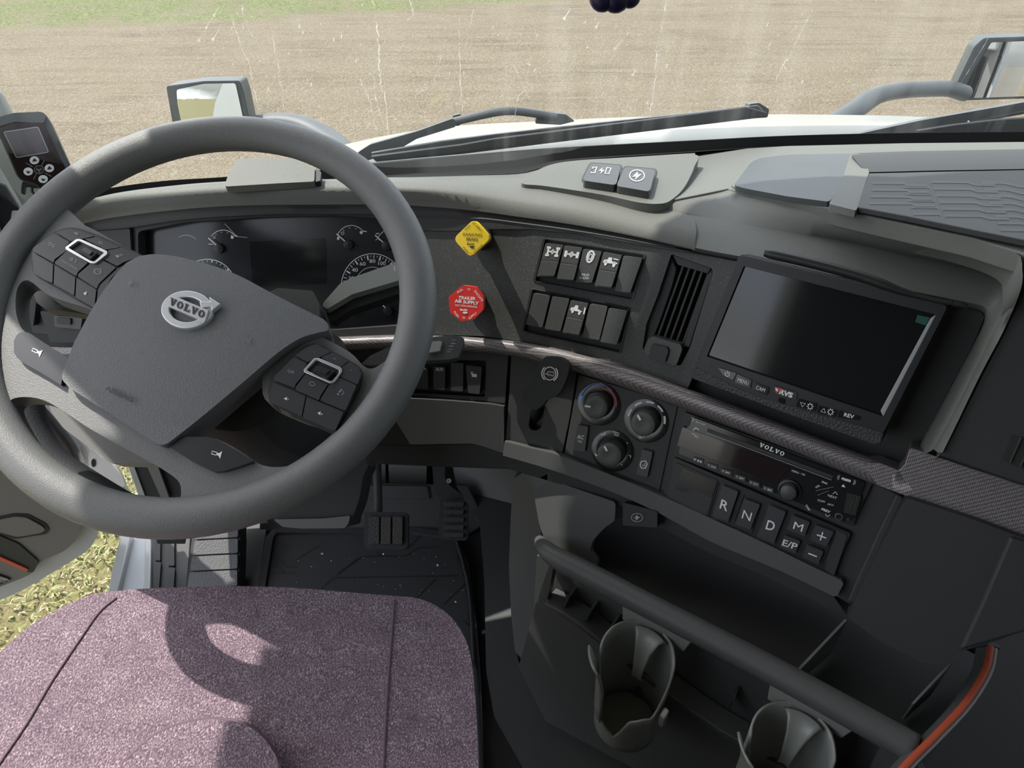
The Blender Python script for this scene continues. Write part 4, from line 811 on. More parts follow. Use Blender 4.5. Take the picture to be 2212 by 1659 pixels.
lsw = thing('light_switch_panel', 'left switch panel with a dark rocker seen under the wheel buttons', 'switches', DASH.hit(140, 690)[0])
slab('panel_plate', rr([(86, 672), (205, 676), (200, 740), (108, 740)], 4), DASH, .006, .008, M['dashlow'], lsw, bev=.002)
slab('rocker_switch', rr([(116, 682), (178, 686), (174, 712), (118, 706)], 3), DASH, .013, .008, M['switch'], lsw, bev=.002); slab('rocker_insert', rr([(122, 686), (152, 688), (152, 702), (122, 699)], 2), DASH, .016, .004, M['panel2'], lsw, bev=.001)
# ------------------------------------------------ woven trim strip
tt = [(60, 742), (150, 748), (300, 738), (500, 730), (700, 729), (860, 724), (990, 727), (1100, 736), (1178, 748), (1290, 775), (1400, 808), (1500, 846), (1600, 882), (1750, 940), (1884, 990), (1943, 1019), (1958, 1008), (1967, 970), (1985, 972), (2080, 1010), (2212, 1052), (2450, 1130)]
tb = [(60, 772), (150, 776), (300, 766), (500, 760), (700, 758), (860, 752), (990, 757), (1100, 768), (1160, 782), (1270, 812), (1380, 848), (1480, 884), (1600, 930), (1740, 985), (1860, 1035), (1900, 1050), (1930, 1062), (1960, 1072), (1990, 1084), (2090, 1120), (2212, 1165), (2450, 1250)]
TP = resamp(np.array(tt[:15]), 90); 
def trim_loft(name, A_, B_, par, n=80):
    a = resamp(spl(A_, 8), n); b = resamp(spl(B_, 8), n); R = []
    for f, h in ((-.04, -.006), (0, .006), (.10, .0135), (.35, .017), (.7, .017), (.93, .012), (1.0, .004), (1.02, -.01)):
        R.append([DASH.hit(*(a[i]*(1-f)+b[i]*f), h)[0] for i in range(n)])
    return loft(name, R, M['trim'], par, smooth=60)
ts = thing('trim_strip', 'long woven silver-grey decorative strip running across the dashboard', 'trim', DASH.hit(1300, 800)[0])
trim_loft('strip_left', tt[3:15]+[(1940, 1012)], tb[3:15]+[(1925, 1060)], ts)
a = resamp(spl(tt[:3]+[(380, 734)], 8), 20); b = resamp(spl(tb[:3]+[(380, 763)], 8), 20)
loft('strip_end', [[DASH.hit(*(a[i]*(1-f)+b[i]*f), h)[0] for i in range(20)] for f, h in ((0, 0), (.1, .012), (.6, .014), (1, .0))], M['trim'], ts)
slab('strip_right', [(1876, 1000), (1900, 1000), (1942, 1016), (1954, 1004), (1964, 972), (1970, 968), (1990, 974), (2080, 1006), (2212, 1050), (2450, 1130), (2450, 1250), (2212, 1165), (2090, 1118), (1990, 1084), (1930, 1062), (1895, 1048), (1880, 1030)], DASH, .0185, .03, M['trim'], ts, bev=.006, seg=4, step=50)
# ================================================ steering wheel
wh = thing('steering_wheel', 'large dark grey four-spoke steering wheel turned slightly clockwise', 'steering wheel', WC)
def wpt(r, a, h=0): return WC+WR*r*math.cos(a)+WU*r*math.sin(a)+WN*h
ring = [wpt(.2105, 2*math.pi*k/96) for k in range(96)]
V = []; Fc = []; nr = 20
for k in range(96):
    a = 2*math.pi*k/96; er = WR*math.cos(a)+WU*math.sin(a)
    for j in range(nr):
        q = 2*math.pi*j/nr; rx = .0180; rz = .0165; bump = 1+.035*math.cos(2*q)
        V.append(WC+er*(.2105+rx*bump*math.cos(q))+WN*(rz*math.sin(q)))
for k in range(96):
    for j in range(nr): Fc.append([k*nr+j, k*nr+(j+1) % nr, ((k+1) % 96)*nr+(j+1) % nr, ((k+1) % 96)*nr+j])
mk('rim', V, Fc, M['rim'], wh, smooth=180)
def to_w(px):                                   # pixel -> wheel plane polar
    P = W.hit(*px)[0]-WC; return P@WR, P@WU
def push(pts, lim=.155, to=.2035):
    out = []
    for p in pts:
        x, y = to_w(p); r = math.hypot(x, y)
        if r > lim and r < .2035: k = to/r; out.append(proj(WC+WR*x*k+WU*y*k))
        else: out.append(p)
    return out
outer_c = [proj(wpt(.2105, 2*math.pi*k/72)) for k in range(72)]
h_top = push(spl([(172, 466), (231, 415), (334, 368), (435, 344), (535, 334), (635, 354), (700, 370), (750, 391), (800, 451), (840, 500), (866, 570), (868, 654), (854, 738)], 5))+spl([(830, 782), (805, 796), (785, 790), (757, 762), (700, 730), (640, 700), (560, 660), (470, 620), (330, 570), (300, 549), (250, 522), (205, 497), (184, 487)], 5)
h_left = spl([(62, 606), (110, 640), (200, 670), (225, 690), (170, 788), (147, 772), (95, 742), (62, 722), (44, 704), (34, 668), (38, 622)], 5, True)
h_ll = spl([(22, 866), (60, 858), (110, 872), (200, 930), (301, 985), (350, 1013), (384, 1038), (391, 1062), (384, 1082), (350, 1090), (284, 1084), (200, 1062), (130, 1022), (70, 965), (30, 900)], 5, True)
h_lr = spl([(716, 924), (718, 944), (690, 972), (640, 1000), (600, 1009), (560, 1002), (520, 975), (468, 948), (400, 936), (480, 870), (560, 805), (572, 862), (640, 898)], 5, True)
slab('spoke_frame', outer_c, W, .002, .022, M['rim'], wh, holes=[h_top, h_left, h_ll, h_lr], bev=.0085, seg=4, smooth=50)
padp = rr(spl([(300, 553), (340, 549), (400, 558), (500, 588), (600, 640), (700, 690)], 4)+[(709, 700), (709, 714)]+spl([(690, 718), (650, 730), (600, 762), (520, 830), (430, 905), (362, 958)], 4)+[(348, 962), (335, 957), (240, 895), (150, 838), (134, 820), (134, 806)]+spl([(160, 740), (200, 665), (240, 605), (272, 568)], 4), 4, 2)
slab('hub_side', inset(padp, .985), W, .010, .035, M['rim'], wh, bev=.006, seg=3)
def dome(x, y):
    c = cen(padp); d = ((x-c[0])/290)**2+((y-c[1])/215)**2; return .006*(1-min(1, d))
slab('airbag_cover', padp, W, .013, .020, M['pad'], wh, bev=.0065, seg=4, step=26, hf=dome, smooth=50)
class WD:
    def hit(s, x, y, h=0): return W.hit(x, y, .013+dome(x, y)+h)
WS = WD()
# emblem
em = slab('emblem_ring', [(403+56*math.cos(t)+0, 668+41*math.sin(t)) for t in np.linspace(0, 2*math.pi, 48, endpoint=False)], W, .0235, .006, M['chrome'], wh, holes=[[(403+37*math.cos(t), 668+27*math.sin(t)) for t in np.linspace(0, 2*math.pi, 36, endpoint=False)]], bev=.0012)
slab('emblem_band', rr([(371, 637), (450, 670), (442, 695), (358, 659)], 3), W, .0255, .006, M['chrome'], wh, bev=.0008)
slab('emblem_arrow', [(430, 651), (453, 651), (451, 640), (476, 656), (457, 672), (455, 662), (434, 665)], W, .0255, .006, M['chrome'], wh, bev=.0008)
def slabword(A, B, C_, bold=True):               # V O L V O with slab serifs in a unit band
    A = np.array(A, float); ex = (np.array(B)-A)/5; ey = (np.array(C_)-A); out = []
    def L_(i, pts): return [A+ex*(i+.06+.88*x)+ey*y for x, y in pts]
    for i in (0, 3):
        out.append(('p', L_(i, [(0, 1), (.46, 1), (.46, .86), (.40, .86), (.58, .36), (.70, .86), (.62, .86), (.62, 1), (1, 1), (1, .86), (.92, .86), (.60, 0), (.42, 0), (.10, .86), (0, .86)])))
    for i in (1, 4):
        o_ = [(.5+.46*math.cos(t), .5+.5*math.sin(t)) for t in np.linspace(0, 2*math.pi, 21)]; n_ = [(.5+.20*math.cos(t), .5+.34*math.sin(t)) for t in np.linspace(0, 2*math.pi, 21)]
        for k in range(20): out.append(('p', L_(i, [o_[k], o_[k+1], n_[k+1], n_[k]])))
    out.append(('p', L_(2, [(.04, 1), (.6, 1), (.6, .86), (.46, .86), (.46, .15), (.78, .15), (.84, .42), (.96, .42), (.96, 0), (.04, 0), (.04, .14), (.16, .14), (.16, .86), (.04, .86)])))
    return out
ink('emblem_lettering', slabword((363, 657), (440, 688), (368, 642)), W, .0262, M['black'], wh)
ink('airbag_lettering', [rt_('AIRBAG', 258, 851, 66, 10, 25, .03)], WS, .0030, M['black'], wh)
def horn(cx, cy, s, a=20, f=1):
    c, d = math.cos(R_(a)), math.sin(R_(a)); Q = lambda x, y: (cx+f*s*x*c-s*y*d, cy+f*s*x*d+s*y*c)
    return [('lc', [Q(-.9, -.28), Q(.1, -.28), Q(.1, .28), Q(-.9, .28)], s*.16), ('p', [Q(.1, -.2), Q(.55, -.28), Q(1, -.8), Q(1, .8), Q(.55, .28), Q(.1, .2)])]
ink('horn_icon', horn(287, 612, 8, 20, -1), WS, .0016, M['dim'], wh); ink('horn_icon', horn(532, 734, 9, 15), WS, .0016, M['dim'], wh)
# silver-black horn panels in the lower spokes
hp1 = rr(spl([(30, 735), (40, 720), (60, 718), (90, 737), (147, 773)], 3)+[(140, 800), (134, 818)]+spl([(132, 832), (90, 806), (45, 780), (30, 762)], 3), 3)
slab('horn_panel', hp1, W, .0075, .012, M['horn'], wh, bev=.003, seg=3)
hp2 = rr([(360, 962), (400, 943), (450, 944), (470, 950), (520, 978), (549, 996), (520, 1006), (485, 1017), (462, 1019), (420, 1000)], 5)
slab('horn_panel', hp2, W, .0085, .012, M['horn'], wh, bev=.003, seg=3)
ink('horn_icon', horn(79, 759, 11, 25), W, .0080, M['white'], wh); ink('horn_icon', horn(467, 980, 11, 15), W, .0090, M['white'], wh)
# button pods
def pod_(base, btns, low, fo, fi, roll, s, x0, y0, icons, side):
    B_ = slab('switch_pod', rr(cz(x0, y0, s, base), 5), W, .008, .020, M['black'], wh, bev=.0015)
    for q in btns: slab('button', rr(cz(x0, y0, s, q), 3), W, .0115, .008, M['btn'], B_, bev=.0014, seg=3)
    for q in low: slab('side_button', rr(cz(x0, y0, s, q), 3), W, .0105, .010, M['btn'], B_, bev=.0014, seg=3)
    slab('silver_frame', rr(cz(x0, y0, s, fo), 4), W, .0135, .004, M['silver'], B_, holes=[rr(cz(x0, y0, s, fi), 3)], bev=.0006)
    slab('frame_well', rr(cz(x0, y0, s, fi), 3), W, .0105, .002, M['blackp'], B_, bev=0)
    c = cen(cz(x0, y0, s, roll)); slab('roller', rr(cz(x0, y0, s, roll), 3), W, .0165, .008, M['blackp'], B_, bev=.0025, seg=3)
    slab('roller_bar', rr([c+(np.array(p)-c)*.55+np.array([1, -2]) for p in cz(x0, y0, s, roll)], 2), W, .0180, .004, M['horn'], B_, bev=.0008)
    for kind, it in icons: ink('icon', it, W, .0120 if kind == 'u' else .0111, M['ink2'] if kind == 'u' else M['white'], B_)
    return B_
s1 = .1808
def z1(pts): return cz(0, 450, s1, pts)
pod_([(378, 500), (640, 280), (760, 235), (860, 225), (980, 248), (1200, 330), (1480, 450), (1720, 570), (1560, 650), (1400, 810), (1150, 1215), (900, 1075), (640, 920), (395, 780), (368, 620)],
 [[(395, 470), (640, 300), (832, 400), (780, 470), (800, 500), (650, 610), (640, 650), (392, 510)], [(665, 285), (810, 240), (950, 265), (1130, 330), (1000, 362), (920, 365), (845, 395)], [(1010, 368), (1150, 340), (1435, 465), (1260, 495)],
  [(1290, 500), (1445, 470), (1690, 570), (1480, 640), (1400, 690), (1220, 600), (1290, 540)], [(655, 640), (805, 500), (1050, 650), (930, 760), (910, 810), (655, 660)], [(940, 780), (1080, 660), (1200, 605), (1385, 705), (1180, 900), (1155, 960), (925, 810)]],
 [[(385, 520), (635, 670), (625, 890), (520, 850), (400, 770)], [(650, 675), (900, 825), (885, 1040), (640, 905)], [(915, 830), (1150, 970), (1125, 1190), (900, 1060)], [(1175, 930), (1400, 720), (1560, 640), (1330, 830), (1150, 1170)]],
 [(780, 465), (910, 365), (960, 365), (1280, 510), (1280, 545), (1140, 655), (1080, 655), (785, 490)], [(815, 470), (930, 390), (950, 390), (1245, 530), (1120, 632), (1085, 630)], [(910, 500), (985, 440), (1160, 530), (1080, 605)], s1, 0, 450,
 [('u', [('l', z1([(575, 425), (600, 430)]), 1), ('l', z1([(585, 400), (612, 412)]), 1), ('l', z1([(580, 445), (608, 442)]), 1), ('l', z1([(600, 400), (640, 470)]), 1.4), ('l', z1([(635, 430), (665, 435)]), 1), ('l', z1([(630, 450), (660, 460)]), 1)]),
  ('u', [('o',)+z1([(855, 608)])[0]+(3.2, 3.2, 1.1), ('l', z1([(840, 622), (870, 595)]), 1), ('o',)+z1([(895, 628)])[0]+(3, 3, 1.1, 0, -90, 120), rt_('CANCEL•RESUME', *z1([(825, 672)])[0], 40, 3.6, 30)]),
  ('u', [('o',)+z1([(1165, 755)])[0]+(5.5, 5.5, 1), ('c',)+z1([(1165, 755)])[0]+(1, 1), ('o',)+z1([(1165, 755)])[0]+(8, 8, 1, 0, 130, 230), ('o',)+z1([(1165, 755)])[0]+(8, 8, 1, 0, -50, 50)]),
  ('u', [('l', z1([(885, 300), (905, 285)]), 1.2), ('l', z1([(900, 310), (915, 290)]), 1.2), ('o',)+z1([(925, 305)])[0]+(2, 2, 1)]), ('u', [('o',)+z1([(1190, 405)])[0]+(2.2, 2.2, 1, 0, 30, 300), ('o',)+z1([(1215, 410)])[0]+(2.2, 2.2, 1, 0, 30, 300)]),
  ('u', [('p', z1([(1380, 565), (1400, 555), (1420, 585), (1400, 590)])), ('l', z1([(1415, 550), (1432, 580)]), 1.2), ('l', z1([(1435, 550), (1450, 570)]), 1.2), ('l', z1([(1455, 545), (1465, 560)]), 1.2)]),
  ('l', [('p', z1([(1000, 1005), (1015, 1008), (1030, 990), (1030, 1040), (1015, 1025), (1000, 1022)])), ('l', z1([(1005, 1035), (1040, 1000)]), 1.2)])], 'l')
s2 = .1326
def z2(pts): return cz(540, 740, s2, pts)
pod_([(330, 545), (700, 200), (890, 50), (1060, 0), (1340, 140), (1620, 290), (1770, 375), (1835, 480), (1790, 700), (1570, 1110), (1395, 1440), (1330, 1425), (860, 1220), (320, 985), (290, 800)],
 [[(730, 210), (900, 90), (1080, 25), (1325, 150), (1130, 240), (1090, 240), (1040, 250), (940, 320)], [(1150, 240), (1340, 160), (1605, 300), (1480, 400), (1330, 335)], [(1485, 405), (1625, 310), (1770, 400), (1815, 500), (1750, 685), (1470, 555), (1500, 470)],
  [(385, 570), (710, 235), (930, 335), (880, 430), (900, 490), (740, 680), (725, 740), (385, 610)], [(740, 730), (905, 510), (1270, 680), (1140, 880), (1125, 940), (740, 770)], [(1150, 920), (1290, 690), (1370, 660), (1455, 565), (1735, 695), (1575, 1060), (1550, 1110), (1145, 940)]],
 [[(370, 645), (905, 870), (840, 1200), (335, 970), (325, 850)], [(925, 880), (1525, 1130), (1390, 1430), (1330, 1420), (860, 1205)]],
 [(870, 440), (1040, 250), (1110, 245), (1480, 400), (1505, 460), (1370, 650), (1300, 660), (880, 480)], [(925, 440), (1070, 288), (1110, 288), (1450, 445), (1440, 500), (1335, 620), (1300, 620), (940, 460)], [(1020, 460), (1100, 370), (1380, 460), (1250, 590)], s2, 540, 740,
 [('u', [('l', z2([(650, 430), (610, 460), (650, 490)]), 1), ('l', z2([(665, 455), (660, 490)]), 1), ('l', z2([(690, 455), (680, 500)]), 1), ('l', z2([(715, 460), (705, 510)]), 1)]), ('u', [('lc', z2([(960, 670), (990, 640), (1040, 645), (1060, 685), (1020, 705), (975, 690)]), 1)]),
  ('u', [('c',)+z2([(1485, 772)])[0]+(1.8, 1.8), ('c',)+z2([(1460, 800)])[0]+(1.8, 1.8), ('c',)+z2([(1435, 840)])[0]+(1.8, 1.8), ('l', z2([(1510, 790), (1530, 830), (1480, 855)]), 1.2)]),
  ('u', [('l', z2([(1640, 450), (1660, 445)]), 1), ('l', z2([(1035, 155), (1055, 150)]), 1), ('l', z2([(1355, 262), (1395, 265)]), 1)]),
  ('l', [('p', z2([(555, 905), (575, 905), (600, 880), (600, 945), (575, 925), (555, 918)])), ('l', z2([(610, 920), (630, 922)]), 1.2)]), ('l', [('p', z2([(1105, 1135), (1125, 1140), (1150, 1118), (1145, 1185), (1125, 1165), (1105, 1155)])), ('l', z2([(1160, 1162), (1182, 1168)]), 1.2), ('l', z2([(1172, 1152), (1170, 1176)]), 1.2)])], 'r')
# ------------------------------------------------ column shroud and stalks
cs_ = thing('column_shroud', 'dark plastic steering column shroud under the wheel hub', 'shroud', (-.30, .70, .62))
def WP(px, py, h): return W.hit(px, py, h)[0]
ra = []
for h, q in ((-.035, [(300, 600), (640, 620), (690, 660), (690, 720), (640, 850), (560, 960), (420, 960), (300, 850), (240, 700)]), (-.10, [(260, 640), (640, 640), (700, 690), (705, 760), (700, 900), (650, 1000), (480, 1010), (300, 920), (220, 760)])):
    ra.append([WP(a, b, h) for a, b in q])
_c0 = cen(ra[0]); ra.insert(0, [_c0*.98+p*.02 for p in ra[0]]); base = ra[2]; ra.append([p-WN*.10+np.array([0, .05, -.02]) for p in base]); 
loft('upper_shroud', ra, M['dashlow'], cs_, closed=True, smooth=60, sub=2)
SHR = Pl(WC-WN*.17, (0, -.70, .71))
slab('lower_shroud', rr(spl([(350, 900), (500, 880), (700, 900), (790, 990), (784, 1030), (775, 1080), (760, 1120), (748, 1139), (650, 1140), (590, 1120), (560, 1060), (400, 1000)], 3), 3), Pl(SHR.p, SHR.n), -.01, .06, M['dashlow'], cs_, bev=.02, seg=4)
slab('shroud_edge', rr([(590, 1122), (700, 1120), (756, 1114), (752, 1132), (744, 1141), (650, 1142), (610, 1138)], 4), SHR, -.005, .02, M['doortrim'], cs_, bev=.004, label='pale lower edge')
lathe('key_hole', SHR.hit(604, 993, -.009)[0], SHR.n, [(.008, 0), (.0085, .0015), (.0065, .002), (.0062, -.001), (1e-5, -.001)], M['black'], cs_, 20)
slab('column_cover', rr([(560, 640), (600, 622), (676, 628), (690, 660), (690, 700), (600, 690)], 6), W, -.040, .05, M['switch'], cs_, bev=.006, seg=3)
CO = Dash(.05)
# lower knee panel
slab('lower_cover', rr([(96, 820), (104, 868), (110, 889), (137, 925), (190, 965), (205, 972), (236, 1000), (325, 1001), (420, 1010), (560, 1010), (640, 930), (400, 820)], 6), Pl(WC-WN*.16+np.array([0, .05, 0]), (0, -.6, .8)), -.02, .03, M['doortrim'], cs_, bev=.01)
# stalks
def stalk(name, label, parts): 
    t = thing(name, label, 'stalk', W.hit(*cen(parts[0][1]), parts[0][2])[0])
    for nm, q, h, th, m, bv in parts: slab(nm, rr(q, 5), W, h, th, m, t, bev=bv, seg=3)
    return t
rs1 = stalk('control_stalk', 'upper right grey wiper stalk reaching from the column to the wheel rim', [('stalk_arm', [(696, 660), (700, 652), (735, 612), (760, 600), (860, 565), (900, 560), (900, 598), (864, 605), (760, 636), (706, 668)], -.052, .018, M['cup'], .005), ('stalk_underside', [(704, 676), (710, 690), (720, 694), (760, 668), (862, 634), (900, 628), (900, 600), (864, 606), (760, 640), (722, 660)], -.062, .014, M['blackp'], .003)])
ink('stalk_icon', [('o', 860, 580, 3, 3, 1.2, 0, 60, 300), ('o', 857, 580, 5.5, 6, 1.2, 0, 120, 240)], W, -.0515, M['white'], rs1)
rs2 = stalk('control_stalk', 'lower right stalk with a flat square button beside the trim strip', [('stalk_arm', [(780, 786), (800, 768), (850, 745), (930, 735), (990, 742), (940, 778), (860, 784), (800, 790)], -.075, .008, M['switch'], .006),
 ('stalk_head', [(900, 742), (935, 728), (970, 724), (1000, 728), (1004, 736), (990, 772), (970, 777), (920, 779), (890, 774)], -.062, .009, M['switch'], .005), ('stalk_key', [(930, 738), (955, 736), (950, 758), (925, 762)], -.058, .006, M['cup'], .0015)])
ink('stalk_marks', [('l', [(974, 742), (984, 742)], 1.5), ('l', [(970, 748), (980, 747)], 1.5), ('l', [(967, 755), (977, 754)], 1), ('l', [(965, 760), (974, 759)], 1), ('l', [(976, 735), (984, 734)], 1)], W, -.0615, M['ink2'], rs2)
stalk('control_stalk', 'left turn signal stalk paddle below the left wheel buttons', [('stalk_arm', [(64, 612), (90, 610), (150, 640), (205, 655), (260, 665), (250, 690), (190, 680), (95, 665), (80, 655)], -.045, .014, M['switch'], .004), ('stalk_face', [(92, 608), (150, 636), (210, 654), (255, 662), (250, 672), (150, 656), (112, 650)], -.042, .006, M['btn'], .002)])
tube('hazard_lead', [W.hit(x, y, h)[0] for x, y, h in spl([(30, 880, -.02), (52, 950, -.025), (100, 1010, -.03), (180, 1062, -.035), (260, 1100, -.045)], 6)], .0001, M['black'], wh) if False else None
gr = thing('grab_bar', 'thick dark curved grab bar seen through the lower wheel opening', 'handle', W.hit(120, 1000, -.10)[0])
tube('bar', [W.hit(x, y, h)[0] for x, y, h in spl([(40, 820, -.12), (48, 880, -.12), (70, 950, -.12), (115, 1010, -.12), (180, 1055, -.12), (250, 1098, -.12), (285, 1116, -.12)], 6)], .026, M['rubber'], gr, 14, oval=(1, .8))
# handheld display on the left windshield pillar
DV = Pl((-.60, .90, .86), (.42, -.80, .42)); dv = thing('handheld_display', 'black handheld display unit with round arrow keys fixed to the left pillar', 'device', DV.hit(75, 340)[0])
ss = 260/1348
def zd(pts): return cz(0, 180, ss, pts)
body = rr(zd([(-60, 400), (40, 360), (160, 330), (460, 315), (515, 350), (570, 440), (660, 640), (800, 960), (780, 1010), (700, 1200), (520, 1240), (430, 1160), (240, 1090), (190, 1040), (0, 610), (-80, 500)]), 6)
slab('case', body, DV, -.006, .030, M['mirrorshell'], dv, bev=.007, seg=3)
slab('top_band', rr(zd([(-60, 400), (150, 335), (460, 320), (510, 360), (490, 445), (160, 432), (0, 480), (-60, 500)]), 4), DV, .001, .012, M['mirrorshell'], dv, bev=.003)
slab('face_plate', rr(zd([(-40, 510), (140, 445), (480, 440), (540, 540), (640, 760), (760, 1000), (640, 1160), (490, 1220), (400, 1120), (240, 1075), (200, 1030), (20, 610)]), 5), DV, .002, .010, M['radio'], dv, bev=.0015)
slab('screen', rr(zd([(50, 550), (420, 492), (540, 765), (190, 830)]), 3), DV, .0026, .003, M['lcd'], dv, bev=.0003)
ink('screen_border', [('lc', rr(zd([(42, 545), (425, 488), (545, 770), (185, 833)]), 4), 1.6)], DV, .0029, M['ink2'], dv)
for k, (x, y, a) in enumerate(((385, 862, 0), (552, 950, 0), (315, 987, 180), (482, 1072, 180))):
    px_ = zd([(x, y)])[0]; o = slab('arrow_key', [(px_[0]+10.2*math.cos(t), px_[1]+8.6*math.sin(t)) for t in np.linspace(0, 2*math.pi, 24, endpoint=False)], DV, .0035, .003, M['white'], dv, bev=.0006)
    s_ = 1 if a == 0 else -1; ink('arrow', [('p', [(px_[0]-5, px_[1]+1+2.5*s_), (px_[0]+6, px_[1]+1+.5*s_), (px_[0]-.5, px_[1]-5*s_)])], DV, .0040, M['black'], o)
c0 = zd([(437, 967)])[0]; slab('centre_key', [(c0[0]+10*math.cos(t), c0[1]+8.5*math.sin(t)) for t in np.linspace(0, 2*math.pi, 24, endpoint=False)], DV, .0033, .003, M['blackp'], dv, bev=.0006)
ink('centre_mark', [('l', zd([(405, 960), (440, 972), (465, 958)]), 2), ('l', zd([(430, 985), (450, 1000)]), 1.6), ('lc', [(c0[0]+10.5*math.cos(t), c0[1]+9*math.sin(t)) for t in np.linspace(0, 2*math.pi, 24, endpoint=False)], .8)], DV, .0039, M['ink2'], dv)
ink('divider_lines', [('l', zd([(290, 890), (368, 936)]), 1), ('l', zd([(496, 862), (465, 922)]), 1), ('l', zd([(405, 1015), (375, 1075)]), 1), ('l', zd([(498, 1002), (575, 1042)]), 1), ('l', zd([(665, 1048), (685, 1055)]), 1.5), ('o',)+zd([(580, 1140)])[0]+(6, 5, 1)], DV, .0026, M['ink2'], dv)
for k in range(4): slab('side_grip', rr(zd([(640+k*38, 650+k*82), (668+k*38, 660+k*82), (700+k*38, 740+k*82), (680+k*38, 735+k*82)]), 1.5), DV, -.004, .02, M['rubber'], dv, bev=.001)
tube('cable', [DV.hit(*p, -.01)[0] for p in spl(zd([(360, 1170), (360, 1210), (390, 1250), (430, 1270)]), 5)], .0016, M['black'], dv, 8)
slab('bracket', rr(zd([(250, 1100), (400, 1140), (420, 1165), (380, 1165), (280, 1150), (270, 1240), (235, 1235), (240, 1150)]), 3), DV, -.012, .012, M['rubber'], dv, bev=.002)
PLS = Pl((-.66, .93, .80), (.5, -.80, .25))
lp = tag(slab('pillar_cover', [(-80, 150), (0, 190), (38, 262), (80, 380), (130, 420), (150, 480), (140, 560), (40, 560), (20, 520), (40, 440), (0, 395), (-80, 380)], PLS, -.02, .04, M['light'], None, bev=.01), 'light grey textured cover at the foot of the left pillar', 'cover')
gh = tag(slab('grab_handle', [(-60, 385), (0, 397), (12, 402), (42, 450), (40, 455), (25, 455), (22, 480), (10, 560), (-80, 560)], PLS, .03, .03, M['rubber'], None, bev=.01, seg=3), 'dark grab handle end at the far left edge below the pillar cover', 'handle')
# ================================================ centre stack
slab('bay_panel', [(1602, 566), (1640, 574), (1822, 612), (1960, 640), (2060, 660), (2118, 672), (2127, 684), (2110, 728), (2030, 880), (1984, 966), (1946, 1012), (1880, 990), (1750, 942), (1600, 884), (1488, 840), (1548, 690)], STK, -.022, .012, M['dashlow'], dash, bev=.0015, step=80)
mo = thing('monitor', 'seven inch dashboard monitor with a dark screen and a row of keys below it', 'monitor', STK.hit(1770, 750, .02)[0]); MP = STK.off(.034)
slab('housing', rr([(1598, 548), (2052, 660), (1899, 966), (1490, 816)], 12), MP, -.006, .026, M['blackp'], mo, bev=.003, seg=3)
slab('mount', [(1640, 640), (1960, 720), (1880, 880), (1600, 770)], STK, .012, .02, M['body'], mo, bev=.002)
scr = [(1607, 575), (2022, 680), (1908, 900), (1527, 770)]
slab('bezel', rr([(1602, 551), (2048, 661), (1895, 961), (1496, 816)], 11), MP, .004, .010, M['blackp'], mo, holes=[rr(scr, 2)], bev=.0022, seg=3, bang=30)
slab('screen', inset(scr, 1.02), MP, -.001, .003, M['screen'], mo, bev=0)
slab('screen_edge', [(2022, 680), (2010, 688), (1902, 888), (1908, 900)], MP, .0030, .003, M['ink2'], mo, bev=.0005)
slab('textured_band', rr([(1504, 793), (1530, 806), (1600, 842), (1650, 860), (1760, 893), (1850, 918), (1908, 936), (1902, 957), (1888, 959), (1700, 893), (1499, 818)], 4), MP, .0048, .004, M['blackt'], mo, bev=.0008)
for q in ([(1551, 794), (1591, 806), (1583, 821), (1562, 810)], [(1592, 808), (1624, 821), (1620, 839), (1587, 826)], [(1628, 825), (1662, 838), (1657, 854), (1623, 841)], [(1725, 861), (1765, 872), (1761, 889), (1719, 878)], [(1769, 876), (1809, 887), (1804, 901), (1764, 891)], [(1813, 887), (1859, 900), (1855, 908), (1809, 901)]):
    slab('key', rr(q, 2), MP, .0056, .003, M['gloss'], mo, bev=.0006)
slab('badge', rr([(1673, 832), (1723, 849), (1719, 865), (1669, 847)], 2), MP, .0054, .003, M['black'], mo, bev=.0004)
slab('sensor_window', rr([(1683, 858), (1697, 863), (1694, 873), (1680, 867)], 1.5), MP, .0052, .003, M['screen'], mo, bev=.0003)
ga_ = 17
ink_split('key_lettering', [rt_('MENU', 1605.5, 824, 24, 8, 20, .02), rt_('CAM', 1643, 840, 20, 8, 20, .02), rt_('REV', 1834, 898, 22, 8, 14, .02), ('o', 1571, 808, 4.5, 5, 1.4, 0, -50, 230), ('l', [(1572, 801), (1571, 808)], 1.4),
   ('lc', [(1729, 869), (1740, 872), (1733, 879)], 1.4), ('o', 1750, 878, 4.5, 5, 1.4), ('lc', [(1773, 889), (1783, 892), (1780, 882)], 1.4), ('o', 1794, 890, 4.5, 5, 1.4)]+
   [('l', [(cx+6*math.cos(a), cy+6.4*math.sin(a)), (cx+7.5*math.cos(a), cy+8*math.sin(a))], 1.6) for cx, cy in ((1750, 878), (1794, 890)) for a in np.linspace(0, 2*math.pi, 8, endpoint=False)], MP, .0060, M['white'], mo, [(1571, 808), (1605, 824), (1643, 840), (1740, 870), (1785, 888), (1834, 898)])
ink('badge_lettering', [rt_('RVS', 1698, 850, 30, 10, 18, .05), ('p', [(1674, 837), (1679, 839), (1681, 846), (1677, 845)])], MP, .0058, M['white'], mo); ink('badge_mark', [('p', [(1678, 836), (1690, 840), (1686, 848), (1682, 846)]), ('l', [(1674, 842), (1680, 851)], 2)], MP, .0058, M['redink'], mo)
ink('screw_hole', [('c', 1532, 789, 3, 3.4)], MP, .0046, M['black'], mo); ink('screw_hole', [('c', 1883, 914, 2.6, 3)], MP, .0046, M['black'], mo)
slab('green_sticker', [(1982, 680), (2008, 686), (2000, 703), (1977, 696)], MP, .0006, .0008, M['teal'], mo, bev=0, label='small green protective film tab')
rod = thing('antenna_rod', 'slim tapered black rod lying along the top edge of the monitor', 'rod', MP.hit(1870, 600, .02)[0])
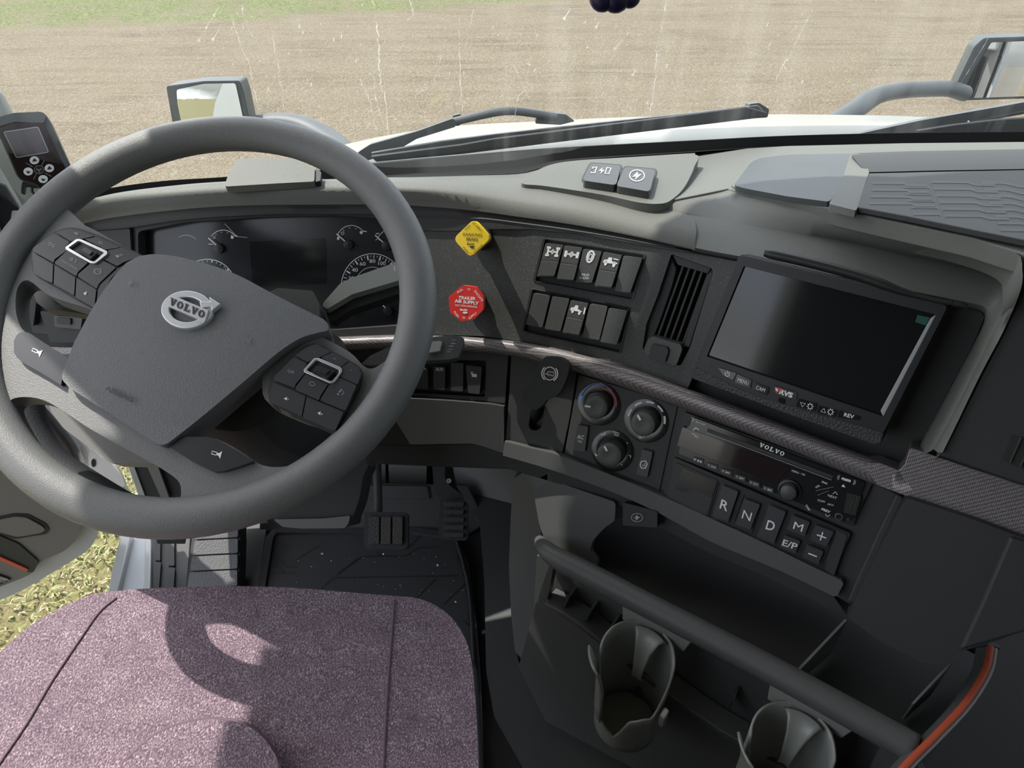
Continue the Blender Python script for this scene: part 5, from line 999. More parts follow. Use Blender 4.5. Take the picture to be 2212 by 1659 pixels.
tube('rod', [MP.hit(x, y, .016)[0] for x, y in spl([(1652, 546), (1740, 566), (1830, 589), (1890, 608), (1950, 630), (2020, 648), (2056, 655)], 6)], np.interp(np.linspace(0, 1, 37), [0, .02, .55, .75, 1], [.0040, .0052, .0050, .0026, .0022]).tolist(), M['blackp'], rod, 14)
tube('rod_tip', [MP.hit(x, y, .016)[0] for x, y in ((2058, 655.5), (2075, 658), (2086, 661), (2088, 668))], [.0030, .0030, .0026, .001], M['blackp'], rod, 12)
ink('rod_hole', [('c', 1664, 549, 2.6, 3)], MP, .0218, M['black'], rod)
# fascias below the trim strip
slab('centre_fascia', [(1462, 878), (1600, 925), (1740, 985), (1860, 1035), (1935, 1066), (1950, 1078), (1845, 1290), (1835, 1305), (1810, 1290), (1640, 1218), (1430, 1090), (1416, 1066), (1440, 980)], DASH, -.002, .02, M['panel2'], dash, bev=.001, step=80)
slab('side_rail', [(1935, 1066), (1952, 1074), (1900, 1180), (1842, 1305), (1828, 1300), (1850, 1250), (1900, 1140)], DASH, .006, .02, M['dashlow'], dash, bev=.003)
slab('lower_right_panel', rr(spl([(1958, 1076), (2100, 1122), (2212, 1163), (2460, 1250)], 4)+spl([(2460, 1280), (2300, 1325), (2160, 1382), (2065, 1410)], 3)+[(2030, 1436), (1990, 1430), (1900, 1385), (1832, 1335), (1850, 1290)], 6, 2), STK, .030, .03, M['panel2'], dash, bev=.008, seg=3, step=90)
slab('panel_cheek', [(2180, 1160), (2460, 1250), (2460, 1300), (2150, 1385), (2070, 1408), (2120, 1300)], STK, .036, .02, M['dashlow'], dash, bev=.004, step=90)
slab('lever_panel', [(1104, 768), (1160, 778), (1246, 806), (1232, 900), (1214, 984), (1150, 968), (1091, 952), (1099, 860)], DASH, -.001, .02, M['panel2'], dash, holes=[rr(cz(1060, 740, .1808, [(490, 780), (640, 760), (612, 980), (590, 1030), (540, 1057), (480, 1040), (455, 1000)]), 5)], bev=.0012)
slab('ledge', spl([(1090, 954), (1150, 969), (1215, 986), (1330, 1030), (1430, 1072), (1640, 1168), (1740, 1217), (1818, 1254)], 3)+[(1822, 1262), (1808, 1288)]+spl([(1800, 1288), (1700, 1240), (1640, 1214), (1535, 1170), (1430, 1112), (1330, 1066), (1200, 1018), (1086, 984)], 3), DASH, .010, .03, M['console'], dash, bev=.005, seg=3, step=80)
slab('ledge_underside', spl([(1086, 980), (1200, 1014), (1330, 1060), (1430, 1105), (1535, 1165), (1640, 1210), (1800, 1286)], 3)+spl([(1830, 1330), (1780, 1310), (1640, 1240), (1535, 1196), (1430, 1142), (1330, 1088), (1200, 1044), (1100, 1014)], 3), DASH, -.004, .03, M['dashlow'], dash, bev=.003, step=80)
slab('knee_fascia', [(560, 758), (700, 756), (860, 750), (990, 755), (1098, 768), (1091, 872), (1040, 866), (891, 856), (700, 850), (560, 850)], DASH, -.002, .02, M['panel2'], dash, holes=[rr([(700, 776), (906, 776), (1050, 779), (1047, 857), (898, 849), (700, 840)], 3)], bev=.001, step=80)
slab('knee_bolster', spl([(560, 856), (700, 856), (891, 860), (1040, 870), (1090, 877)], 4)+[(1089, 950), (1088, 978)]+spl([(1085, 980), (1030, 962), (990, 960), (850, 962), (700, 958), (560, 950)], 4), DASH, .004, .03, M['dashlow'], dash, bev=.006, seg=3, step=80)
slab('knee_lower', spl([(560, 945), (700, 955), (850, 960), (990, 958), (1040, 960), (1090, 980)], 4)+spl([(1130, 1012), (1090, 1014), (920, 1008), (790, 1003), (560, 1000)], 4), DASH, -.012, .03, M['panel2'], dash, bev=.004, step=80)
lsb = thing('switch_bank', 'lower left row of dark switches marked AUX, under the trim strip beside the wheel rim', 'switches', DASH.hit(980, 815)[0])
slab('frame_back', [(700, 776), (906, 776), (1050, 779), (1047, 857), (898, 849), (700, 840)], DASH, -.012, .006, M['black'], lsb, bev=0)
for q in ([(865, 792), (924, 796), (925, 841), (870, 838)], [(936, 792), (962, 794), (961, 843), (936, 841)], [(974, 784), (1001, 785), (1000, 846), (974, 844)], [(1006, 789), (1041, 793), (1036, 852), (1011, 849)]): slab('rocker_switch', rr(q, 3), DASH, .003, .014, M['panel2'], lsb, bev=.0015, seg=3)
ink_split('lettering', [rt_('AUX', 949.5, 797.5, 16.5, 7, 1, .015), ('l', [(915, 793), (920, 799)], 1.6), ('p', [(1019, 807), (1030, 808), (1030, 815), (1019, 814)]), ('l', [(1017, 803), (1022, 809)], 1.4), ('l', [(1022, 803), (1017, 808)], 1.2)], DASH, .0036, M['white'], lsb, [(949, 797), (917, 796), (1024, 808)])
# trailer brake lever
lv_ = thing('trailer_brake_lever', 'black curved trailer brake lever with a round white trailer symbol', 'lever', DASH.hit(1160, 880)[0])
lh = cz(1060, 740, .1808, [(640, 180), (720, 165), (830, 180), (915, 235), (940, 300), (905, 440), (840, 580), (760, 650), (670, 690), (630, 740), (560, 800), (500, 800), (410, 720), (375, 600), (400, 540), (480, 450), (560, 300)])
LVS = Pl(DASH.hit(1180, 830, .05)[0], DASH.hit(1180, 830)[1]+np.array([0, 0, .15]))
slab('lever_head', [p for p in spl(lh, 3, True)], LVS, 0, .018, M['rubber'], lv_, bev=.0065, seg=4)
slab('lever_slot', cz(1060, 740, .1808, [(470, 770), (650, 750), (620, 990), (590, 1045), (540, 1065), (470, 1050), (445, 1000)]), DASH, -.018, .004, M['black'], lv_, bev=0)
a_, n__ = DASH.hit(1153, 905, -.016); b_ = LVS.hit(1160, 860, -.012)[0]; tube('lever_stem', [a_, a_*.4+b_*.6, b_], [.0065, .006, .0075], M['blackp'], lv_, 12)
lc_ = cz(1060, 740, .1808, [(705, 370)])[0]
ink('trailer_symbol', [('o', lc_[0], lc_[1], 13, 14, 1.7), ('o', lc_[0], lc_[1], 17, 17.5, 2.2, 0, 130, 230), ('o', lc_[0], lc_[1], 17, 17.5, 2.2, 10, -50, 50), ('lc', [(1183, 803), (1197, 804), (1195, 812), (1191, 812), (1188, 808), (1185, 812), (1183, 809)], 1.3), ('l', [(1177, 807), (1183, 808)], 1.4)], LVS, .0006, M['white'], lv_)
# climate controls
cp = thing('climate_control_panel', 'climate control panel with three round dials and two push buttons', 'control panel', DASH.hit(1335, 930)[0])
slab('panel_plate', [(1250, 808), (1380, 848), (1464, 878), (1446, 960), (1424, 1066), (1330, 1030), (1218, 986), (1234, 900)], DASH, 0, .018, M['panel2'], cp, bev=.0012, step=90)
cs0 = .1808
def zc(pts): return cz(1060, 740, cs0, pts)
def dial(bx, by, R0, kr, mark, items, mat=None):
    P, n_ = DASH.hit(bx, by, .0006); d = P@LOOK-CAM@LOOK; R0 = R0/1500*d*1.03; kr = kr/1500*d
    lathe('dial_recess', P, n_, [(R0, -.004), (R0, .0012), (R0*.96, .0014), (R0*.62, .0008), (R0*.60, -.001)], M['gloss'], cp, 40)
    k = lathe('dial_knob', P, n_, [(kr*1.12, .0005), (kr*1.06, .004), (kr*1.0, .016), (kr*.95, .0175), (kr*.86, .018), (kr*.5, .0175), (1e-5, .0172)], M['switch'], cp, 40)
    Sk = Pl(P+n_*.0186, n_); c = proj(P+n_*.0186); ink('pointer', [('l', [(c[0]+mark[0]*.45, c[1]+mark[1]*.45), (c[0]+mark[0], c[1]+mark[1])], 4.5)], Sk, 0, M['white'], k)
    for m_, it in items: ink('dial_marks', it, DASH, .0026, m_, cp)
dial(1294, 873, 46, 26, (-24, -3), [(M['blueink'], [('o', 1294, 873, 41, 44, 4.5, 8, 180, 262), ('l', [(1290, 829), (1308, 833), (1322, 844)], 2.0)]), (M['redink'], [('o', 1294, 873, 37, 38, 3.5, 8, 290, 362), ('l', [(1284, 837), (1300, 836), (1314, 842)], 1.8)])])
dial(1396, 909, 47, 27, (-11, -20), [(M['white'], [('o', 1396, 909, 40, 41, 3.4, 8, a, a+24) for a in (186, 224, 262, 300)]+[('o', 1396, 909, 40, 41, 4.2, 8, 338, 362)]+[('o', 1357, 891, 2, 3, 1), ('l', [(1378, 942), (1388, 946), (1392, 942)], 1.4), ('o', 1383, 945, 3, 2, 1)])])
dial(1323, 974, 45, 27, (-10, -19), [(M['white'], [('p', [(1296, 935), (1303, 938), (1309, 933), (1307, 940), (1299, 940)]), ('l', [(1325, 932), (1338, 936), (1335, 942), (1328, 940), (1325, 932)], 1.1), ('l', [(1329, 934), (1331, 941)], 1), ('l', [(1333, 935), (1334, 941)], 1), ('c', 1289, 956, 1.3, 1.3), ('c', 1355, 957, 1.3, 1.3), ('p', [(1284, 980), (1288, 986), (1291, 984), (1288, 980)]), ('l', [(1358, 983), (1363, 985), (1361, 989)], 1.6), ('l', [(1310, 1005), (1320, 1006)], 1.6), ('c', 1343, 1004, 1.3, 1.3)])])
for q in (zc([(1045, 985), (1165, 1005), (1125, 1305), (990, 1290)]), zc([(1815, 1275), (1935, 1310), (1870, 1610), (1733, 1575)])):
    slab('button_recess', rr(inset(q, 1.08), 3), DASH, .001, .003, M['black'], cp, bev=.0004); slab('push_button', rr(q, 3), DASH, .005, .007, M['switch'], cp, bev=.0012, seg=3)
ink('button_lettering', [rt_('AC', 1254, 944, 14, 8, 10, .015), rt_('ON', 1252.5, 953.5, 9, 5, 10), ('lc', zc([(1800, 1420), (1850, 1415), (1870, 1450), (1850, 1500), (1800, 1500), (1785, 1460)]), 2.2), ('l', zc([(1810, 1460), (1835, 1480), (1845, 1440)]), 1.5)], DASH, .0056, M['white'], cp)
# radio
rd = thing('radio', 'black car radio with a reddish display window and a round volume knob', 'radio', DASH.hit(1670, 1000)[0]); RP = pl_at(DASH, 1670, 1010).off(.004)
slab('chassis', rr([(1478, 890), (1886, 1040), (1842, 1137), (1455, 985)], 4), RP, 0, .03, M['blackp'], rd, bev=.0015)
slab('front_plate', rr([(1496, 901), (1869, 1042), (1858, 1072), (1862, 1078), (1848, 1118), (1828, 1128), (1466, 980), (1472, 930), (1490, 920)], 4), RP, .004, .006, M['gloss'], rd, bev=.001)
slab('display_window', [(1474, 922), (1521, 938), (1708, 1010), (1690, 1030), (1678, 1045), (1560, 1000), (1462, 963)], RP, .0046, .002, M['radio'], rd, bev=.0003)
slab('disc_slot', [(1529, 926), (1800, 1028), (1797, 1035), (1527, 932)], RP, .0046, .002, M['black'], rd, bev=0)
ink('slot_edge', [('l', [(1526, 934), (1796, 1037)], 1.2)], RP, .0050, M['ink2'], rd)
ink('brand_lettering', slabword((1638, 964), (1693, 986), (1642, 955.5)), RP, .0052, M['white'], rd)
for k in range(6):
    x, y = 1497+30.3*k, 987+12.4*k; o = slab('preset_key', rr([(x, y), (x+23, y+7), (x+21, y+16), (x-1, y+9)], 1.5), RP, .006, .003, M['switch'], rd, bev=.0006)
    ink('key_mark', [('t', str(k+1), (x+2.5, y+6.5), (x+5, y+7.4), (x+3, y+3)), rt_(['ll', 'LO', 'RPT', 'RPT', 'RDM', 'ESC'][k], x+14, y+9.5, 9, 3.2, 20, .02)], RP, .0064, M['white'], o)
kp, kn = RP.hit(1706, 1058, .004); lathe('volume_ring', kp, kn, [(.0135, 0), (.0130, .003), (.011, .0035), (.0105, .001)], M['blackp'], rd, 36)
kk = lathe('volume_knob', kp, kn, [(.0095, 0), (.0092, .010), (.0088, .0115), (.008, .012), (.0, .0118)] if False else [(.0095, 0), (.0092, .010), (.0088, .0115), (.008, .012), (1e-5, .0118)], M['switch'], rd, 36)
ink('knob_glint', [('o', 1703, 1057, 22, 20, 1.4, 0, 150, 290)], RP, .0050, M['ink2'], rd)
ink('radio_lettering', [rt_('MENU • OK', 1725, 1021.5, 31, 4, 19, .01), rt_('PWR', 1781.5, 1043, 13, 4, 20, .02), rt_('sxm', 1828, 1035.5, 21, 6.5, 17, .06), rt_('((', 1812, 1030, 5, 8, 17), rt_('))', 1846, 1041, 5, 8, 17), rt_('NEXT', 1798, 1073, 20, 5, 20, .03), rt_('SCAN', 1774, 1082, 16, 4.5, 14, .02), rt_('ASCN', 1794, 1090, 13, 3.5, 14), rt_('PREV', 1784, 1103, 20, 5, 20, .03), rt_('DISP', 1745, 1097, 14, 4, 58, .01), rt_('VOL', 1766, 1051, 11, 4, -30, .01),
   rt_('Bluetooth', 1514, 914, 22, 4, 18), ('l', [(1494, 902), (1500, 906), (1495, 910)], 1), rt_('Phone', 1502, 939, 15, 3.4, 18), rt_('Menu', 1505, 944, 11, 3, 18), ('l', [(1497, 929), (1503, 924), (1510, 928)], 2.2), ('l', [(1799, 1067), (1805, 1062), (1809, 1069)], 1.3), ('l', [(1783, 1110), (1787, 1116), (1793, 1112)], 1.3), ('p', [(1817, 1051), (1822, 1046), (1826, 1053)])], RP, .0050, M['white'], rd)
slab('usb_cover', rr([(1830, 1064), (1860, 1072), (1848, 1114), (1822, 1107)], 2), RP, .005, .003, M['blackp'], rd, bev=.0006)
ink('usb_port', [('lc', [(1838, 1070), (1852, 1074), (1844, 1106), (1830, 1100)], 1.2), ('l', [(1842, 1076), (1836, 1098)], 2)], RP, .0055, M['brown'], rd)
lathe('aux_jack', *RP.hit(1812, 1116, .004), [(.0045, 0), (.0045, .001), (.003, .0012), (.0025, -.001)], M['switch'], rd, 20); ink('screw', [('c', 1832, 1122, 4, 4)], RP, .0052, M['black'], rd)
for x, y in ((1484, 914), (1463, 970), (1863, 1062)): ink('screw', [('c', x, y, 4.2, 4.2)], RP, .0006, M['black'], rd)
for a, b in (([(1762, 1060), (1800, 1052)], 1), ([(1766, 1070), (1790, 1060)], 1)): ink('key_edges', [('l', a, 1.4)], RP, .0051, M['dim'], rd)
# gear selector
gs = thing('gear_selector', 'push-button gear selector panel lettered R N D M under the radio', 'gear selector', DASH.hit(1630, 1120)[0]); GP = pl_at(DASH, 1630, 1125).off(.006)
def zg(pts): return cz(1440, 980, .208, pts)
slab('selector_body', rr(zg([(75, 35), (1915, 830), (1720, 1275), (1640, 1240), (-40, 440)]), 5), GP, 0, .03, M['blackp'], gs, bev=.003, seg=3)
slab('display_surround', rr(zg([(90, 90), (535, 280), (420, 640), (0, 470)]), 5), GP, .0015, .004, M['panel2'], gs, bev=.0012)
slab('display_window', rr(zg([(170, 150), (525, 295), (470, 450), (110, 290)]), 3), GP, .0022, .002, M['gloss'], gs, bev=.0004)
slab('end_cap', rr(zg([(1760, 790), (1880, 850), (1740, 1270), (1640, 1200)]), 4), GP, .0012, .004, M['panel2'], gs, bev=.0012)
ink('selector_mark', [rt_('I-SHIFT', 1475, 1058, 34, 9, 21, .03)], GP, .0022, M['black'], gs)
GB = {'R': ([(580, 330), (745, 395), (640, 705), (478, 650)], ('t', 'R', (548, 563), (628, 600), (572, 472), .01)), 'N': ([(810, 470), (970, 530), (870, 790), (720, 730)], ('t', 'N', (778, 668), (866, 702), (802, 582), .01)),
 'D': ([(1070, 535), (1240, 605), (1115, 925), (945, 860)], ('t', 'D', (1025, 780), (1108, 806), (1052, 688), .01)), 'M': ([(1310, 640), (1490, 710), (1430, 855), (1255, 785)], ('t', 'M', (1310, 778), (1404, 812), (1332, 704), .01)),
 '+': ([(1550, 740), (1740, 815), (1660, 960), (1490, 895)], None), 'E': ([(1225, 850), (1390, 910), (1335, 1035), (1180, 975)], ('t', 'E/P', (1196, 950), (1345, 1000), (1216, 890), .01)), '-': ([(1460, 950), (1630, 1015), (1575, 1145), (1415, 1075)], None)}
for k_, (q, tx) in GB.items():
    slab('key_well', rr(inset(zg(q), 1.12), 3), GP, .0008, .003, M['black'], gs, bev=.0004); o = slab('gear_key', rr(zg(q), 3), GP, .0055, .008, M['switch'] if False else M['btn'], gs, bev=.0012, seg=3)
    if tx: ink('letter', [('t', tx[1])+tuple(zg([tx[2]])+zg([tx[3]])+zg([tx[4]]))+(tx[5],)], GP, .0060, M['white'], o)
    elif k_ == '+': ink('letter', [('l', zg([(1560, 842), (1656, 876)]), 2.6), ('l', zg([(1622, 815), (1596, 900)]), 2.6)], GP, .0060, M['white'], o)
    else: ink('letter', [('l', zg([(1472, 1035), (1560, 1070)]), 2.6)], GP, .0060, M['white'], o)
for a, b in (([(540, 300), (430, 650)], 1), ([(745, 420), (640, 720)], 1), ([(800, 430), (700, 700)], 1), ([(970, 560), (880, 830)], 1), ([(1240, 620), (1120, 940)], 1), ([(1745, 830), (1600, 1160)], 1)): slab('rib', [(p[0]-1, p[1]) for p in zg(a)]+[(p[0]+1, p[1]) for p in zg(a)][::-1], GP, .002, .003, M['panel2'], gs, bev=.0004)
# ================================================ lower console
con = thing('centre_console', 'grey moulded centre console with a curved shelf rim below the radio', 'console', (.25, .55, .2))
a35 = R_(35); CF = Pl(Pl((0, 0, .40), (0, 0, 1)).hit(1570, 1400)[0], (-math.sin(a35), -math.cos(a35), .08))
ZS = Pl((0, 0, .40), (0, 0, 1))
rim_px = spl([(1166, 1168), (1172, 1178), (1182, 1190), (1205, 1206), (1250, 1230), (1400, 1308), (1570, 1396), (1700, 1465), (1850, 1548), (1975, 1618)], 7)
rimP = [ZS.hit(x, y)[0] for i, (x, y) in enumerate(rim_px)]
rimP = [P+(P-CAM)*max(0, .030*(1-i/14)) for i, P in enumerate(rimP)]
tube('shelf_rim', rimP, np.interp(np.arange(len(rimP)), [0, 12, 26, 70], [.008, .012, .0155, .0165]).tolist(), M['console'], con, 16, smooth=180)
CW = CF.off(-.012)
slab('front_wall', [(1190, 1212), (1300, 1262), (1400, 1318), (1600, 1420), (1800, 1528), (1960, 1620), (2010, 1700), (1990, 1900), (1400, 1900), (1300, 1700), (1200, 1600), (1120, 1440), (1150, 1330), (1176, 1250)], CW, 0, .012, M['console'], con,
     holes=[rr([(1196, 1222), (1400, 1330), (1600, 1432), (1800, 1540), (1905, 1605), (1860, 1700), (1700, 1655), (1560, 1585), (1400, 1472), (1308, 1397), (1245, 1347), (1180, 1309)], 5)], bev=.002, step=90)
slab('pocket_back', [(1160, 1200), (1300, 1240), (1960, 1580), (1960, 1760), (1600, 1700), (1300, 1480), (1150, 1360)], CF, -.040, .006, M['console'], con, bev=0, step=90)
for x, y in ((1221, 1300), (1268, 1330), (1316, 1360), (1578, 1520)): slab('hook', [(x+2, y-8), (x+8, y-6), (x-2, y+16), (x-8, y+14)], CF, -.012, .025, M['dashlow'], con, bev=.0008)
slab('pocket_lip', spl([(1175, 1302), (1245, 1342), (1308, 1392), (1400, 1466), (1560, 1580), (1700, 1652)], 3)+spl([(1700, 1664), (1560, 1592), (1400, 1478), (1308, 1404), (1245, 1354), (1173, 1314)], 3), CF, -.004, .035, M['console'], con, bev=.003)
CK = Pl(FLOOR.hit(1118, 1430)[0], (-.74, -.65, .14))
slab('side_cheek', rr([(1108, 1035), (1130, 1020), (1175, 1040), (1172, 1110), (1168, 1165), (1192, 1212), (1178, 1300), (1160, 1300), (1132, 1400), (1126, 1434), (1115, 1428), (1104, 1330), (1099, 1220), (1103, 1120)], 6), CK, 0, .02, M['console'], con, bev=.006, seg=3)
slab('front_skirt', rr([(1158, 1300), (1180, 1312), (1245, 1352), (1310, 1402), (1330, 1480), (1310, 1580), (1250, 1560), (1190, 1512), (1150, 1470), (1128, 1432)], 6), CF, -.002, .012, M['console'], con, bev=.004, seg=3)
SC = Pl(ZS.hit(1220, 1130)[0]+np.array([0, 0, .03]), (-.45, -.78, .42))
slab('shelf_end', rr([(1130, 1015), (1200, 1040), (1330, 1085), (1328, 1125), (1306, 1140), (1280, 1168), (1274, 1192), (1290, 1214), (1285, 1240), (1220, 1216), (1182, 1182), (1164, 1130), (1152, 1060)], 8), SC, 0, .012, M['console'], con, bev=.003, step=60)
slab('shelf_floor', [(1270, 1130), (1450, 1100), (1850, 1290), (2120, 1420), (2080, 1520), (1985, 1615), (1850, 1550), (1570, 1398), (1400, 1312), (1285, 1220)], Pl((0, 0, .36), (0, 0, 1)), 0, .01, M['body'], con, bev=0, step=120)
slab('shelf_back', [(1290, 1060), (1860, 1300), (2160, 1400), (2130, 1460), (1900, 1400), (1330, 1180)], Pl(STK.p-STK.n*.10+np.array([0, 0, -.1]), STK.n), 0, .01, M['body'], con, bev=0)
DV2 = lambda q, S_: slab('divider', q, S_, 0, .004, M['console'], con, bev=.001)
Pz = lambda x, y, z: Pl((0, 0, z), (0, 0, 1)).hit(x, y)[0]
for (xa, ya), (xb, yb) in (((1828, 1338), (1716, 1456)), ((2056, 1430), (1972, 1520))):
    A = Pz(xa, ya, .44); B = Pz(xb, yb, .40); d = np.cross((B-A)/np.linalg.norm(B-A), [0, 0, 1.])*.0018
    hexa('divider', [A-d, B-d, B-d-[0, 0, .035], A-d-[0, 0, .07]], [A+d, B+d, B+d-[0, 0, .035], A+d-[0, 0, .07]], M['console'], con, .0006)
op = spl([(2140, 1398), (2128, 1450), (2085, 1520), (2020, 1590), (1960, 1650), (1900, 1720)], 6)
loft('console_edge', [[ZS.hit(x-32, y+2, -.0)[0] for x, y in op], [ZS.hit(x-16, y, .012)[0] for x, y in op], [ZS.hit(x, y, .016)[0] for x, y in op], [ZS.hit(x+8, y+4, .012)[0] for x, y in op], [ZS.hit(x+8, y+4, .012)[0]-np.array([0, 0, .38]) for x, y in op]], M['console'], con, smooth=50)
tube('orange_seal', [ZS.hit(x, y, .018)[0] for x, y in op], .0038, M['orange'], con, 10, label='thin orange seal line')
tube('edge_bead', [ZS.hit(x+11, y+4, .016)[0] for x, y in op], .0022, M['ink2'], con, 8)
ps = thing('power_socket', 'round power socket with a lightning mark deep under the radio ledge', 'socket', Pz(1376, 1118, .46)); PSS = Pl(Pz(1376, 1118, .46), CF.n+np.array([0, 0, .5]))
slab('socket_plate', rr([(1345, 1085), (1420, 1105), (1420, 1140), (1345, 1135)], 4), PSS, -.002, .01, M['body'], ps, bev=.001)
ink('socket_mark', [('o', 1376, 1118, 12, 9, 1.2), ('p', [(1377, 1112), (1369, 1120), (1374, 1119), (1373, 1125), (1384, 1116), (1378, 1117)])], PSS, .0006, M['ink2'], ps)
# tunnel floor cover beside the mat
tun = slab('engine_cover', rr([(1005, 1000), (1110, 1018), (1108, 1120), (1103, 1220), (1108, 1340), (1120, 1432), (1190, 1516), (1310, 1584), (1450, 1640), (1600, 1700), (1500, 1900), (1300, 1850), (1130, 1660), (1068, 1550), (1050, 1450), (1046, 1250), (1036, 1130), (1000, 1070)], 10), Pl(FLOOR.hit(1050, 1450)[0], (-.22, -.10, .97)), .004, .03, M['dashlow'], None, bev=.01, seg=3, step=70)
tag(tun, 'smooth dark grey floor cover between the rubber mat and the console', 'floor cover')
slab('footwell_side', [(960, 1005), (1125, 1012), (1112, 1040), (1105, 1130), (1045, 1130), (1000, 1070)], Pl(FLOOR.hit(1045, 1130)[0]+np.array([0, .02, 0]), (-.5, -.8, .35)), 0, .02, M['console'], con, bev=.005)
# cup holders
def cup_holder(c, label):
    t = thing('cup_holder', label, 'cup holder', c, 'cup holders on the console front')
    bk = math.atan2(-CF.n[1], -CF.n[0]); hgt = .165; R0 = .046
    prof = [(-180, -.135), (-150, -.125), (-128, -.040), (-110, -.004), (-70, .0), (0, .004), (45, 0), (75, -.012), (100, -.05), (118, -.085), (135, -.078), (158, -.083), (172, -.12), (180, -.135)]
    n = 72; rows = 7; V = []
    for j in range(rows):
        for k in range(n):
            th = -180+360*k/n; zt = np.interp(th, [p[0] for p in prof], [p[1] for p in prof]); f = j/(rows-1); z = zt*(1-f)-hgt*f; rr0 = R0*(1-.10*(-z)/hgt)
            a = bk-R_(th); V.append(c+np.array([rr0*math.cos(a), rr0*math.sin(a), z]))
    F_ = [[j*n+k, j*n+(k+1) % n, (j+1)*n+(k+1) % n, (j+1)*n+k] for j in range(rows-1) for k in range(n)]
    o = mk('cup_wall', V, F_, M['cup'], t, smooth=60); m_ = o.modifiers.new('solid', 'SOLIDIFY'); m_.thickness = .0028; m_.offset = 0
    lathe('cup_floor', c-np.array([0, 0, hgt]), (0, 0, 1), [(R0*.90, 0), (R0*.90, .004), (R0*.5, .005), (1e-5, .004)], M['cup'], t, 32)
    def at(th, r, z): a = bk-R_(th); return c+np.array([r*math.cos(a), r*math.sin(a), z])
    R = [[at(th, r, z) for th in np.linspace(-30, 36, 9)] for r, z in ((.043, -.004), (.037, .004), (.028, .002), (.018, -.016), (.012, -.045), (.010, -.068), (.014, -.074))]
    o = loft('spring_flap', R, M['cup'], t, thick=.003, smooth=60)
    R = [[at(th, r, z) for r, z in ((.062, .0), (.058, -.01), (.052, -.03), (.0475, -.06), (.046, -.10), (.045, -.13))] for th in np.linspace(-150, -112, 6)]
    loft('side_blade', R, M['cup'], t, thick=.003, smooth=60)
    slabm = [at(100, .049, -.062), at(112, .050, -.070), at(112, .050, -.092), at(100, .049, -.09)]
    hexa('small_tab', slabm, [p+np.array([math.cos(bk-R_(106)), math.sin(bk-R_(106)), 0])*.008 for p in slabm], M['cup'], t, .002)
    A = CF.hit(*proj(c))[0]; d = np.array([math.cos(a35), -math.sin(a35), 0]); b0 = c-CF.n*.046+np.array([0, 0, .01])
    hexa('hanger_plate', [b0-d*.045+[0, 0, .022], b0+d*.055+[0, 0, .022], b0+d*.045-[0, 0, .02], b0-d*.04-[0, 0, .02]], [b0-d*.045+[0, 0, .022]+CF.n*.004, b0+d*.055+[0, 0, .022]+CF.n*.004, b0+d*.045-[0, 0, .02]+CF.n*.004, b0-d*.04-[0, 0, .02]+CF.n*.004], M['cup'], t, .0015)
    return t
def dup(root, loc, label):
    r = root.copy(); COL.objects.link(r); r.location = Vector([float(v) for v in loc]); r['label'] = label
    for ch in list(root.children):
        c_ = ch.copy(); COL.objects.link(c_); c_.parent = r
        for g_ in ch.children: d_ = g_.copy(); COL.objects.link(d_); d_.parent = c_
    return r
c1 = Pz(1378, 1412, .365); c2 = Pz(1716, 1604, .365)
ch1 = cup_holder(c1, 'upper left grey plastic cup holder clipped under the shelf rim'); dup(ch1, c2, 'lower right cup holder cut off by the bottom edge of the picture')
# ================================================ footwell
mt = thing('floor_mat', 'dusty black rubber floor mat under the pedals', 'mat', FLOOR.hit(820, 1230)[0]); MF = Pl((0, 0, .004), (0, 0, 1))
mo_ = rr([(588, 1146), (780, 1143), (900, 1146), (960, 1150), (988, 1166), (1012, 1215), (1030, 1350), (1040, 1480), (1046, 1700), (1046, 1900), (430, 1900), (490, 1600), (558, 1268), (577, 1160)], 8)
slab('mat_sheet', mo_, MF, 0, .010, M['mat'], mt, bev=.003)
slab('raised_border', rr([(590, 1141), (900, 1139), (985, 1150), (990, 1164), (978, 1164), (890, 1149), (596, 1150), (590, 1160), (572, 1270), (500, 1600), (488, 1600), (556, 1268), (574, 1160)], 4), MF, .006, .008, M['mat'], mt, bev=.002)
gl_ = [[(583, 1185), (619, 1224), (642, 1224)], [(579, 1192), (615, 1238)], [(573, 1224), (600, 1224)], [(573, 1238), (615, 1238), (640, 1238)], [(914, 1151), (881, 1184)], [(814, 1192), (824, 1201), (876, 1201), (901, 1184), (948, 1181)], [(824, 1201), (780, 1203), (730, 1241)], [(720, 1248), (1001, 1243)], [(720, 1248), (690, 1275)], [(941, 1251), (901, 1290)], [(1005, 1261), (958, 1305)], [(728, 1240), (776, 1204)], [(1000, 1340), (1014, 1352), (1012, 1275), (1000, 1225), (988, 1200)], [(640, 1208), (690, 1178)]]
for l in gl_: pass
ink('mat_grooves', [('l', l, 2.6) for l in gl_], MF, .0006, M['black'], mt); None
tube('mat_seam', [MF.hit(x, y, .003)[0] for x, y in spl([(986, 1168), (1000, 1215), (1012, 1268), (1018, 1330), (1022, 1400), (1030, 1500)], 5)], .003, M['rubber'], mt, 8)
rs = random.Random(5); dt_ = [('c', rs.uniform(640, 1000), rs.uniform(1190, 1290), rs.uniform(.5, 1.2), rs.uniform(.4, 1.1)) for _ in range(34)]+[('c', 828, 1197, 2, 2), ('c', 945, 1221, 2.2, 2.4), ('c', 696, 1196, 1.8, 2), ('c', 984, 1300, 2, 2)]
tag(ink('grit', dt_, MF, .0012, M['white'], None), 'tiny white specks of grit scattered on the rubber mat', 'grit', kind='stuff')
bp_ = thing('brake_pedal', 'brake pedal with three vertical rubber ribs hanging over the mat', 'pedal', HP(835, 1148, .86)); BP = Pl(HP(835, 1148, .86), (0, -.62, .78))
